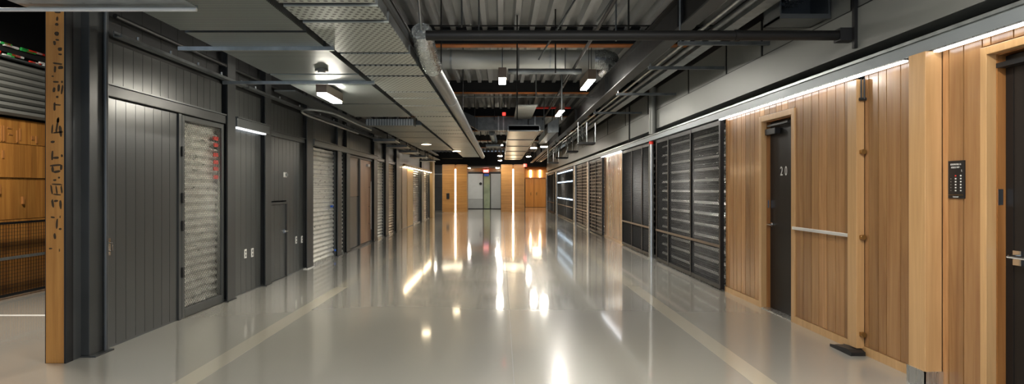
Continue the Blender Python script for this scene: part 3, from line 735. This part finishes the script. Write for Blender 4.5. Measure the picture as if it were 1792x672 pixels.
# hangers
k = 0
for X, Y0, D in ((905,210,8.9),(838,60,8.0),(808,48,7.5),(972,128,8.6),(983,330-120,11.5),(1078,72,7.2),(1100,70,7.0),(1190,55,6.0),(938,170,12.0),(865,210,16.5),(952,236,16.0),(925,226,18.0)):
    p = P(X, Y0, D)
    if p.z > 3.95: continue
    tag(MB().tube([(p.x,D,p.z),(p.x,D,DZ)], .011 if D < 10 else .014, 6).build('hanger_rod', M['galv_dark'] if k%3 else M['steel_black']), 'thin vertical hanger rod from the roof, %s of the loose rods' % ORD[k], 'rod', 'loose hanger rods under the roof'); k += 1
for i, (x0, y0, z0, x1, y1, z1, lab) in enumerate(((1.0,8.0,3.95,.55,8.8,3.3,'slanting thin conduit near the middle of the roof'),(1.55,6.5,3.95,1.2,7.5,3.5,'slanting thin conduit right of the middle of the roof'),(2.6,6.0,3.95,2.12,6.6,3.56,'slanting thin rod beside the black girder near the front'))):
    tag(MB().tube([(x0,y0,z0),(x1,y1,z1)], .014, 6).build('brace_rod', M['galv_dark']), lab, 'rod')
# conduits along the hall near the roof, left of centre
for x, z, lab in ((-1.2,3.45,'dark conduit running along the hall above the spiral duct'),(-1.5,3.6,'dark conduit running along the hall over the ceiling panels'),(1.25,3.48,'dark conduit running along the hall right of the middle lamps')):
    tag(MB().tube([(x,1,z),(x,36 if x < 0 else 17.9,z)], .025, 8).build('conduit_pipe', M['steel_black'], smooth=True), lab, 'pipe')

# suspended perforated panels
PZ = 2.68
def panel(x0, x1, y0, y1, mat, lab, grp, z=PZ):
    t = thing('perforated_panel', ((x0+x1)/2, (y0+y1)/2, z), lab, 'panel', grp)
    MB().box(x0, x1, y0, y1, z, z+.012).build('sheet', M[mat], t)
    m = MB(); m.box(x0,x0+.01,y0,y1,z+.012,z+.09); m.box(x1-.01,x1,y0,y1,z+.012,z+.09); m.box(x0+.01,x1-.01,y0,y0+.01,z+.012,z+.09); m.box(x0+.01,x1-.01,y1-.01,y1,z+.012,z+.09)
    m.build('rim', M['galv_dark'], t)
def D_of(y): return 1.28*F/(HY-y)
rr = [-40, 8, 37, 93, 114, 133, 161, 172, 185, 196, 204, 213, 221, 228, 234, 240, 245, 250, 254, 258, 262, 265.5, 269, 272, 275]
for i in range(len(rr)-1):
    a, b = D_of(rr[i]), D_of(rr[i+1]); g = .08
    panel(-1.525, -.864, a+g/2, b-g/2, 'perf_big', 'perforated grey ceiling panel beside the spiral duct, %s in its row' % ORD[i], 'perforated panels beside the spiral duct')
ll = [-40, 55, 83, 130, 148, 182, 205, 219, 231, 241, 250, 257, 263]
for i in range(len(ll)-1):
    a, b = D_of(ll[i]), D_of(ll[i+1]); g = .07
    if i == 6: continue
    panel(-2.585, -1.595, a+g/2, b-g/2, 'perf_line', 'fine lined grey ceiling panel nearer the left wall, %s in its row' % ORD[i if i < 6 else i-1], 'lined panels nearer the left wall')
# ladder rails carrying panels
for x, lab in ((-2.62,'dark perforated channel along the left edge of the ceiling panels'),(-1.56,'dark channel between the two rows of ceiling panels'),(-.858,'thin dark edge channel beside the spiral duct')):
    t = thing('panel_channel', (x, 12, PZ), lab, 'channel', None)
    w = .035 if x != -.858 else .006
    MB().box(x-w-.02, x+w+(.02 if w > .01 else 0), 3.2, 24.5, PZ+.09, PZ+.13).build('channel', M['column'], t)
    MB().box(x-w, x-w+.008, 3.2, 24.5, PZ+.13, PZ+.17).build('flange', M['galv_dark'], t)
for y, x0, lab in ((5.38,-2.9,'rusty strut rod crossing under the left ceiling panels near the front'),(7.1,-3.3,'bright thin strut rod crossing under the left ceiling panels')):
    tag(MB().box(x0, -1.5, y, y+.03, PZ-.035, PZ-.0005).build('strut_rod', M['galv']), lab, 'rod')
k = 0
for y in (4.5, 7, 9.5, 12, 15, 18, 21):
    for x, side in ((-2.62,'left'),(-1.56,'middle')):
        tag(MB().tube([(x,y,PZ+.14),(x,y,DZ)], .01, 6).build('hanger_rod', M['steel_black']), 'threaded rod holding the %s panel channel, %s along the hall' % (side, ORD[(4.5,7,9.5,12,15,18,21).index(y)]), 'rod', 'rods holding the panel channels')
# near rod and tray at top left
tr = t = thing('near_tray', (-2.9, 4.1, 2.6), 'white rod and metal tray crossing the top left corner nearest the camera', 'cable tray')
MB().tube([(-4.2,4.0,CH+1.197),(-2.03,4.0,CH+1.197)], .013, 8).build('rod', M['white'], t, smooth=True)
MB().box(-3.2, -2.05, 3.8, 4.05, 2.625, 2.632).build('tray_sheet', M['galv'], t)
MB().box(-3.2, -2.05, 4.05, 4.06, 2.615, 2.64).build('tray_lip', M['galv'], t)
for x in (-3.1,-2.75): MB().tube([(x,3.95,2.625),(x,3.95,DZ)], .01, 6).build('hanger', M['galv_dark'], t)

# spiral duct with flexible end
t = thing('spiral_duct', (-.8, 15, 2.7), 'long spiral duct with a crinkled foil end beside the perforated panels', 'duct')
MB().tube([(-.752,6.6,2.74),(-.75,24.3,2.72)], .086, 20).build('duct_tube', M['galv_dark'], t, smooth=True)
path = [(-.752,6.62,2.74),(-.75,6.3,2.75),(-.745,6.0,2.77),(-.74,5.75,2.80),(-.74,5.55,2.86)]
m = MB(); pts = []; rs = []
for i in range(41):
    s_ = i/40*(len(path)-1); a = int(min(s_, len(path)-2)); f_ = s_-a
    pts.append(Vector(path[a]).lerp(Vector(path[a+1]), f_)); rs.append(.092+(.012 if i%2 else -.004))
m.tube(pts, rs, 20); m.build('flexible_end', M['foil'], t, smooth=True)
MB().tube([(-.74,5.55,2.87),(-.75,5.4,3.2),(-.80,5.2,3.6),(-.83,5.1,4.1)], .012, 8).build('cable', M['galv'], t, smooth=True)
for y in (7,11,15.8,20.2): MB().tube([(-.70,y,2.74),(-.70,y,DZ)], .008, 6).build('rod', M['steel_black'], t)
for y in (9,13,17,21): MB().tube([(-.751,y,2.735),(-.751,y+.03,2.735)], .089, 20).build('strap', M['galv'], t, smooth=True)

# equipment on upper right: ventilation box with foil duct
t = thing('ventilation_box', (2.83, 5.75, 2.99), 'dark ventilation box with crinkled foil duct at upper right', 'ventilation box')
m = MB(); x0,x1,ya,yb,z0,z1 = 2.60,3.07,5.6,5.95,3.0,3.5
m.box(x0,x1,ya,yb,z0,z0+.02); m.box(x0,x0+.015,ya,yb,z0,z1); m.box(x1-.015,x1,ya,yb,z0,z1); m.box(x0,x1,yb-.015,yb,z0,z1); m.box(x0,x1,ya-.01,ya,z0-.01,z0+.035)
m.build('casing', M['lintel'], t)
pts = [(2.82,5.75,3.19),(2.81,5.76,3.25),(2.80,5.78,3.35),(2.82,5.8,3.5),(2.84,5.8,3.62)]
rs = [.10,.15,.16,.15,.14]
m = MB().tube(pts, rs, 20); m.build('foil_duct', M['foil'], t, smooth=True)

# rectangular ducts mid-hall
t = thing('cross_duct', (.3, 18.4, 3.15), 'rectangular metal duct crossing the middle of the hall', 'duct')
MB().box(-.72, 1.3, 18.1, 18.5, 3.18, 3.58).build('duct_body', M['galv_dark'], t, bevel=.01)
for x in (-.1,.05,1.0): MB().box(x, x+.04, 18.08, 18.52, 3.177, 3.6).build('flange', M['galv'], t)
MB().prism([(-.72,3.2),(-1.15,3.45),(-1.15,3.75),(-.72,3.56)], 'y', 18.12, 18.48).build('offset', M['lintel'], t)
t = thing('long_duct', (.63, 25, 3.0), 'flat rectangular duct running away down the middle of the hall', 'duct')
MB().box(.2, 1.06, 16.6, 33, 3.02, 3.16).build('duct_body', M['galv'], t, bevel=.01)
for y in (16.6, 19.6, 22.6, 25.6, 28.6, 31.6): MB().box(.18, 1.08, y, y+.04, 3.0, 3.175).build('flange', M['galv_dark'], t)
for x in (.19, 1.07): MB().tube([(x,16.4,3.01),(x,32,3.01)], .016, 6).build('edge_rail', M['galv'], t)
tag(MB().box(.365, .86, 14.45, 17.1, 3.40, 3.43).build('hanging_panel', M['duct'], bevel=.004), 'flat square metal panel hanging above the middle duct', 'panel')
t = thing('branch_duct', (-.35, 17, 2.95), 'short round branch duct below the rectangular cross duct', 'duct')
MB().tube([(-.29,18.62,3.16),(-.27,18.9,3.12),(-.22,19.8,2.98)], .10, 16).build('duct_tube', M['galv'], t, smooth=True)
MB().box(-.5, .0, 19.6, 20.4, 2.80, 2.86).build('diffuser', M['galv_dark'], t)
MB().tube([(-.45,20,2.84),(-.45,20,DZ)], .012, 6).build('rod', M['galv_dark'], t)
t = thing('box_duct', (1.45, 18, 2.85), 'angled grey duct hanging left of the far cable tray', 'duct')
MB().prism([(1.35,3.02),(1.62,3.05),(1.62,3.42),(1.35,3.25)], 'y', 17.2, 21.5).build('duct_body', M['galv'], t, bevel=.01)
for y in (17.6, 20.8): MB().tube([(1.5,y,3.1),(1.5,y,DZ)], .012, 6).build('rod', M['galv_dark'], t)
MB().prism([(1.33,3.0),(1.64,3.03),(1.64,3.44),(1.33,3.27)], 'y', 17.1, 17.2).build('flange', M['galv_dark'], t)
# cross ducts on the left, past the panels
for i, (y, x0, x1, z, lab) in enumerate(((10.9,-2.75,-1.62,2.86,'ribbed metal duct crossing left of the panels, nearest'),(11.7,-2.6,-1.62,2.86,'ribbed metal duct crossing left of the panels, second'),(11.3,-2.55,-1.65,2.60,'grey tray crossing left of the panels under the ribbed ducts'))):
    t = thing('ribbed_duct', ((x0+x1)/2, y, z), lab, 'duct')
    MB().box(x0, x1, y, y+.3, z, z+.12).build('duct_body', M['galv_dark'], t)
    m = MB(); x = x0+.02
    while x < x1-.02: m.box(x, x+.015, y-.012, y, z, z+.12); x += .05
    m.build('rib', M['galv'], t)
    for xx in (x0+.1, x1-.1): MB().tube([(xx,y+.2,z+.12),(xx,y+.2,DZ)], .01, 6).build('rod', M['steel_black'], t)
for i, (y, z) in enumerate(((15.0,2.60),(16.8,2.58),(18.8,2.55),(21,2.52),(23.5,2.5))):
    t = thing('cross_tray', (-2.5, y, z), 'grey cross tray high on the far left, %s of five' % ORD[i], 'tray', 'cross trays on the far left')
    MB().box(-3.2, -2.64, y, y+.7, z, z+.02).build('tray_sheet', M['galv'], t)
    MB().box(-3.2, -2.64, y-.01, y, z, z+.06).build('tray_lip', M['galv_dark'], t)
    MB().tube([(-2.7,y+.3,z+.02),(-2.7,y+.3,DZ)], .012, 6).build('rod', M['steel_black'], t)
    MB().tube([(-2.9,y+.3,z+.02),(-2.9,y+.3,DZ)], .012, 6).build('rod', M['steel_black'], t)
# curved loop of conduit left
pts = []
for k in range(13):
    a = math.pi*k/12; pts.append((-2.85+.0*k-.25*math.cos(a)*1.0, 9.6-.7*math.sin(a), 2.58))
tag(MB().tube([(-2.62,12.05,2.71),(-2.6,12.0,2.58)]+pts[::-1]+[(-3.1,13.0,2.6)], .016, 6).build('conduit_loop', M['galv'], smooth=True), 'curved loop of thin conduit hanging by the left strut rail', 'pipe')
m = MB()
tt = thing('cable_bundle', (-3.15, 12, 2.85), 'dark tangle of cables and brackets above the left rail', 'cables')
rr_ = random.Random(4)
for k in range(26):
    y = 9+k*.75; x = -3.12
    m.tube([(x+rr_.uniform(-.1,.2), y, 2.84+rr_.uniform(0,.25)), (x+rr_.uniform(-.1,.25), y+.3, 2.86+rr_.uniform(0,.2)), (x+rr_.uniform(-.1,.2), y+.8, 2.84+rr_.uniform(0,.3))], .02, 6)
m.build('cable', M['steel_black'], tt)
MB().box(-3.25, -2.95, 8.6, 29, 2.80, 2.82).build('tray', M['galv_dark'], tt)

# ------------------------------------------------------------------ lamps
def area(name, loc, sx, sy, power, col, rot=(0,0,0), parent=None):
    l = bpy.data.lights.new(name, 'AREA'); l.shape = 'RECTANGLE'; l.size = sx; l.size_y = sy; l.energy = power; l.color = col
    o = bpy.data.objects.new(name, l); C.objects.link(o); o.location = loc; o.rotation_euler = rot
    return o
def pendant(x, y0, y1, zb, lab, h=.18, dh=.014, w=.11, cord_to=DZ, power=60, g='linear pendant lamps'):
    t = thing('pendant_lamp', (x, (y0+y1)/2, zb), lab, 'lamp', g)
    hs = MB().box(x-w/2-.01, x+w/2+.01, y0, y1, zb+dh, zb+h).build('housing', M['bronze'], t, bevel=.004)
    MB().box(x-w/2, x+w/2, y0+.02, y1-.02, zb, zb+dh).build('diffuser', M['lamp' if dh < .02 else 'lamp_low'], hs)
    for y in (y0+.08, y0+.38): MB().tube([(x,y,zb+h),(x,y,cord_to)], .006, 6).build('suspension_wire', M['black'], t)
pendant(.02, 9.75, 10.35, 3.2, 'pendant lamp with brown housing in the middle of the hall')
pendant(1.5, 9.9, 10.95, 3.2, 'bright linear pendant lamp right of the middle, nearest')
pendant(1.4, 13.8, 14.9, 3.2, 'bright linear pendant lamp right of the middle, second')
pendant(-2.16, 7.2, 7.95, CH+1.13, 'box lamp hanging under the left ceiling panels', h=.14, dh=.03, cord_to=PZ-.002)
pendant(.02, 1.9, 3.0, 3.2, 'unseen pendant lamp added overhead in the middle of the hall'); pendant(1.5, 5.9, 7.0, 3.5, 'pendant lamp high up beside the black girder near the front') if False else None  # overhead lamps here and below added out of view, for ambient light
pendant(1.5, 1.9, 3.0, 3.2, 'unseen pendant lamp added overhead on the right of the hall')
pendant(-1.2, 3.0, 4.1, 3.3, 'pendant lamp above the near ceiling panels') if False else None
pendant(.02, 13.8, 14.9, 3.7, 'pendant lamp behind the pale round duct') if False else None
def spot(X, Y, D, lab, r=.09, up=True):
    p = P(X, Y, D)
    if not up:
        t = thing('flush_light', (p.x, p.y, PZ-.03), lab, 'lamp', 'flush round lamps under the ceiling panels')
        MB().tube([(p.x,p.y,PZ-.02),(p.x,p.y,PZ-.001)], r*1.15, 16).build('trim_ring', M['bulk'], t, smooth=True)
        MB().tube([(p.x,p.y,PZ-.026),(p.x,p.y,PZ-.0202)], r, 16).build('lens', M['warm'], t); return
    t = thing('spot_lamp', (p.x, p.y, p.z), lab, 'lamp', 'round spot lamps')
    MB().tube([(p.x,p.y,p.z+.01),(p.x,p.y,p.z+.2)], r*1.1, 14).build('can', M['bronze'], t, smooth=True)
    MB().tube([(p.x,p.y,p.z-.012),(p.x,p.y,p.z+.01)], r, 14).build('lens', M['spot'], t)
    if up: MB().tube([(p.x,p.y,p.z+.2),(p.x,p.y,DZ)], .008, 6).build('stem', M['black'], t)
spot(875,254,24.3,'spot lamp between the two middle ducts', .12); spot(875,273,30.5,'distant spot lamp in the middle, upper of two', .11); spot(875,281,36,'distant spot lamp in the middle, lower of two', .11)
spot(934,259,24.2,'spot lamp right of the long flat duct, left of a pair', .13); spot(952,257,23,'spot lamp right of the long flat duct, right of a pair', .14); spot(925,274,31,'small distant spot lamp right of the long flat duct',.12)
spot(799,263.5,19.9,'small round lamp by the far ceiling panels', .13, False); spot(746,251,16.9,'small round lamp over the far left shutters', .13, False)
spot(563,121,6.38,'round white sensor disc under the left ceiling panels', .05, False) if False else None
p = P(563,122,6.4)
t = thing('smoke_detector', (p.x,p.y,PZ-.03), 'flat round smoke detector under the left ceiling panels', 'smoke detector')
MB().tube([(p.x,p.y,PZ-.028),(p.x,p.y,PZ-.001)], .07, 18).build('body', M['bulk'], t, smooth=True)
MB().tube([(p.x,p.y,PZ-.04),(p.x,p.y,PZ-.028)], .04, 14).build('grille', M['fascia'], t, smooth=True)
for X, Y, D, lab in ((882,202,17.0,'small red alarm light under the roof in mid hall'),(919,292,36.5,'red beacon at the top right of the right kiosk')):
    p = P(X,Y,D); t = thing('alarm_light', p, lab, 'alarm light'); s = .05 if D < 20 else .11
    MB().tube([p, p+Vector((0,0,s*1.6))], s, 10).build('lens', M['exit'], t); MB().tube([p+Vector((0,0,s*2)),(p.x,p.y,DZ)], .012, 6).build('stem', M['black'], t); MB().box(p.x-s, p.x+s, p.y-s, p.y+s, p.z+s*1.6, p.z+s*2).build('base', M['black'], t)

# ------------------------------------------------------------------ far end
KY = 36.75
def kiosk(X0, X1, lab, led, intercom=False):
    x0, x1 = (X0-CX)*KY/F, (X1-CX)*KY/F; zt = 2.86; y1 = KY+1.3
    t = thing('timber_kiosk', ((x0+x1)/2, KY+.6, 0), lab, 'kiosk', 'slatted timber kiosks at the far end')
    xl = (led-CX)*KY/F
    m = MB(); z = .0; k = 0
    while z < zt-.02:
        tn = random.uniform(-.06,.06)
        m.box(x0, xl-.05, KY, KY+.04, z+.006, z+.088, tn); m.box(xl+.05, x1, KY, KY+.04, z+.006, z+.088, tn)
        m.box(x0-.005, x0+.03, KY+.04, y1, z+.006, z+.088, tn); m.box(x1-.03, x1+.005, KY+.04, y1, z+.006, z+.088, tn); z += .094
    m.build('slat_cladding', M['slat'], t)
    MB().box(x0+.03, x1-.03, KY+.05, y1, 0, zt-.03).build('core', M['wood_dark'], t)
    MB().box(xl-.035, xl+.035, KY+.005, KY+.04, .03, 2.62).build('led_line', M['warm'], t)
    if intercom:
        xi = (784-CX)*KY/F; MB().box(xi-.09, xi+.09, KY-.05, KY, .8, 1.15).build('intercom', M['black'], t, bevel=.01)
    MB().box(x0-.01, x1+.01, KY-.01, y1, zt-.02, zt+.02).build('top_cap', M['wood_dark'], t)
kiosk(774, 817, 'slatted timber kiosk with led line and black intercom, left', 797, True)
kiosk(877, 918, 'slatted timber kiosk with led line beside the orange doors, right', 898)
wb = sroot('wall_back', (0, 43, 0))
MB().box(-9, 1.5, 42.3, 42.4, 0, DZ-.09).build('backing', M['column'], wb)
MB().box(1.5, 7, 46.2, 46.3, 0, DZ-.09).build('backing', M['column'], wb)
MB().box(1.45, 1.5, 42.4, 46.2, 0, DZ-.09).build('return_wall', M['oran'], wb)
MB().box(-9, 6.9, 42.0, 42.1, 3.0, DZ-.09).build('upper_band', M['black'], wb) 
MB().box(-2.45, .02, 42.1, 42.2, 2.62, 2.98).build('header_board', M['oran'], wb)
MB().box(-9, -3.46, 36.2, 36.3, 0, .01).build('sill', M['column'], wb)
Z42 = 42.2
def q(X, D): return (X-CX)*D/F
d = sroot('door_9', (q(832,42), 42.1, 0))
MB().box(q(819,42), q(845,42), 42.15, 42.25, 0.05, .68).build('lower_panel', M['door_grey'], d)
MB().box(q(819,42), q(845,42), 42.15, 42.25, .70, 2.48).build('upper_panel', M['door_lite'], d)
MB().tube([(q(841,42),42.15,1.78),(q(841,42),42.05,1.78)], .10, 10).build('handle', M['black'], d)
d = sroot('door_10', (q(852,42), 42.1, 0))
MB().box(q(846.5,42), q(857.5,42), 42.15, 42.25, 0.05, 2.4).build('glass_leaf', M['glassgreen'], d)
m = MB(); ring(m, 42.12, 42.14, 0, .01, 0, .01, .001)
m = MB(); 
for X in (818, 845.8, 858.2, 877): m.box(q(X,42)-.03, q(X,42)+.03, 42.1, 42.26, 0, 2.55)
m.box(q(818,42), q(877,42), 42.1, 42.26, 2.49, 2.58); m.build('door_frame', M['black'], d)
d = sroot('door_11', (q(868,42), 42.1, 0))
MB().box(q(858.7,42), q(876.5,42), 42.15, 42.25, 0.05, .5).build('lower_panel', M['door_grey'], d)
MB().box(q(858.7,42), q(876.5,42), 42.15, 42.25, .5, 2.48).build('upper_panel', M['door_grey'], d)
# exit sign
p = P(850.5, 302, 41.6)
t = thing('exit_sign', p, 'red lit exit sign hanging over the far glass door', 'sign')
MB().box(p.x-.19, p.x+.19, 41.6, 41.68, p.z, p.z+.22).build('sign_box', M['exit'], t)
text_mesh('letters', 'EXIT', .16, M['exitw'], (p.x, 41.597, p.z+.11), (math.pi/2,0,0), t, .002)
MB().tube([(p.x,41.64,p.z+.22),(p.x,41.64,DZ)], .015, 6).build('stem', M['black'], t)
p = P(851, 308, 41.6)
tag(MB().box(p.x-.17, p.x+.17, 42.05, 42.09, p.z, p.z+.16).build('door_sign', M['blue']), 'small blue sign below the red exit sign', 'sign')
for X, lab in ((820,'oval downlight left of the exit sign'),(871,'oval downlight right of the exit sign')):
    p = P(X, 294.5, 40)
    t = thing('downlight', p, lab, 'lamp', 'downlights beside the exit sign')
    MB().tube([(p.x,p.y,p.z),(p.x,p.y,p.z+.02)], .13, 14).build('lens', M['spot'], t); MB().tube([(p.x,p.y,p.z+.02),(p.x,p.y,p.z+.08)], .15, 14).build('trim_ring', M['black'], t)
MB().box(-2.5, .0, 39.6, 42, 2.86, 2.95).build('porch_soffit', M['brown'], wb)
# orange right end
d = sroot('door_12', (q(937,46), 46, 0))
for a, b in ((919.5,934),(934.6,955)): MB().box(q(a,46), q(b,46), 46.05, 46.15, .02, 2.20).build('leaf', M['oran'], d)
m = MB(); m.box(q(934.15,46), q(934.45,46), 46.0, 46.05, 0, 2.2); m.box(q(918,46), q(957,46), 46.0, 46.18, 2.2, 2.28); m.build('door_frame', M['wood_dark'], d)
for X in (929,939): MB().box(q(X,46)-.03, q(X,46)+.03, 46.0, 46.05, .95, 1.15).build('handle', M['brass'], d)
MB().box(q(918,46), 3.6, 46.1, 46.2, 2.28, 3.0).build('clerestory', M['oran'], wb)
for X, lab in ((928.5,'vertical warm light left above the orange doors'),(945,'vertical warm light right above the orange doors')):
    tag(MB().box(q(X,46)-.06, q(X,46)+.06, 46.02, 46.08, 2.3, 2.85).build('wall_light', M['warm']), lab, 'light', 'lights above the orange doors')
tag(MB().tube([(1.95,45.6,2.98),(3.4,45.6,2.98)], .1, 10).build('conduit_pipe', M['orange_steel'], smooth=True), 'thick orange pipe above the far orange doors', 'pipe')
# recess on far left
d = sroot('door_13', (q(765,40), 40, 0))
MB().box(-4.8, q(774,40)-.0, 39.9, 40.0, .02, 1.5).build('lower_panel', M['lintel'], d)
MB().box(-4.8, q(774,40)-.0, 39.9, 40.0, 1.52, 3.0).build('upper_panel', M['lintel'], d)
MB().box(-4.8, q(774,40), 39.87, 39.9, 2.38, 2.42).build('light_bar', M['alu'], d)
struct(MB().box(-4.9, -4.8, 30.3, 42, 0, DZ-.09).build('wall_left_far', M['grey_dark']))

# ------------------------------------------------------------------ light
w = bpy.data.worlds.new('world'); bpy.context.scene.world = w; w.use_nodes = True
w.node_tree.nodes['Background'].inputs[0].default_value = (.66,.80,1,1); w.node_tree.nodes['Background'].inputs[1].default_value = 1.0
# added lamps that brighten the annex, far recess, orange doors and kiosks
def bay_lamp(x, y, z, sx, sy, p, col=(1,.95,.86)):
    return area('bay_light', (x,y,z), sx, sy, p, col)
for nm, x, y, z, sx, sy, p, col, lab in (('fill_light', -5.2, 6.0, 3.6, .3, 1.2, 170, (1,.92,.8), 'added light for the left room behind the timber post'),
        ('fill_light', -3.9, 34.5, 3.1, .3, 1.2, 50, (1,.92,.8), 'added light in the recess at the far left'),
        ('fill_light', 2.6, 43.5, 3.1, .6, .6, 80, (1,.8,.55), 'added light in front of the orange doors'),
        ('fill_light', -2.9, 35.6, 3.2, 1.2, .12, 30, (1,.85,.6), 'added light washing the left kiosk'),
        ('fill_light', .75, 35.6, 3.2, 1.2, .12, 30, (1,.85,.6), 'added light washing the right kiosk')):
    t = thing(nm, (x, y, z), lab, 'light', 'added fill lights')
    MB().box(x-sx/2-.02, x+sx/2+.02, y-sy/2-.02, y+sy/2+.02, z+.01, z+.06).build('housing', M['black'], t)
    for yy in (y-sy*.3, y+sy*.3): MB().tube([(x,yy,z+.06),(x,yy,DZ)], .006, 6).build('suspension_wire', M['black'], t)
    area('fill_light_lamp', (x,y,z+.005), sx, sy, p, col)

cam = bpy.data.cameras.new('camera'); co = bpy.data.objects.new('camera', cam); C.objects.link(co)
co.location = (0,0,CH); co.rotation_euler = (math.pi/2,0,0)
cam.sensor_width = 36; cam.lens = 36*F/1792; cam.shift_x = (896-CX)/1792; cam.shift_y = -(336-HY)/1792; cam.clip_end = 200
bpy.context.scene.camera = co
vs = bpy.context.scene.view_settings
bpy.context.scene.display_settings.display_device = 'sRGB'
vs.view_transform = 'Standard'; vs.look = 'None'; vs.gamma = 1; vs.exposure = -.05; vs.use_curve_mapping = False
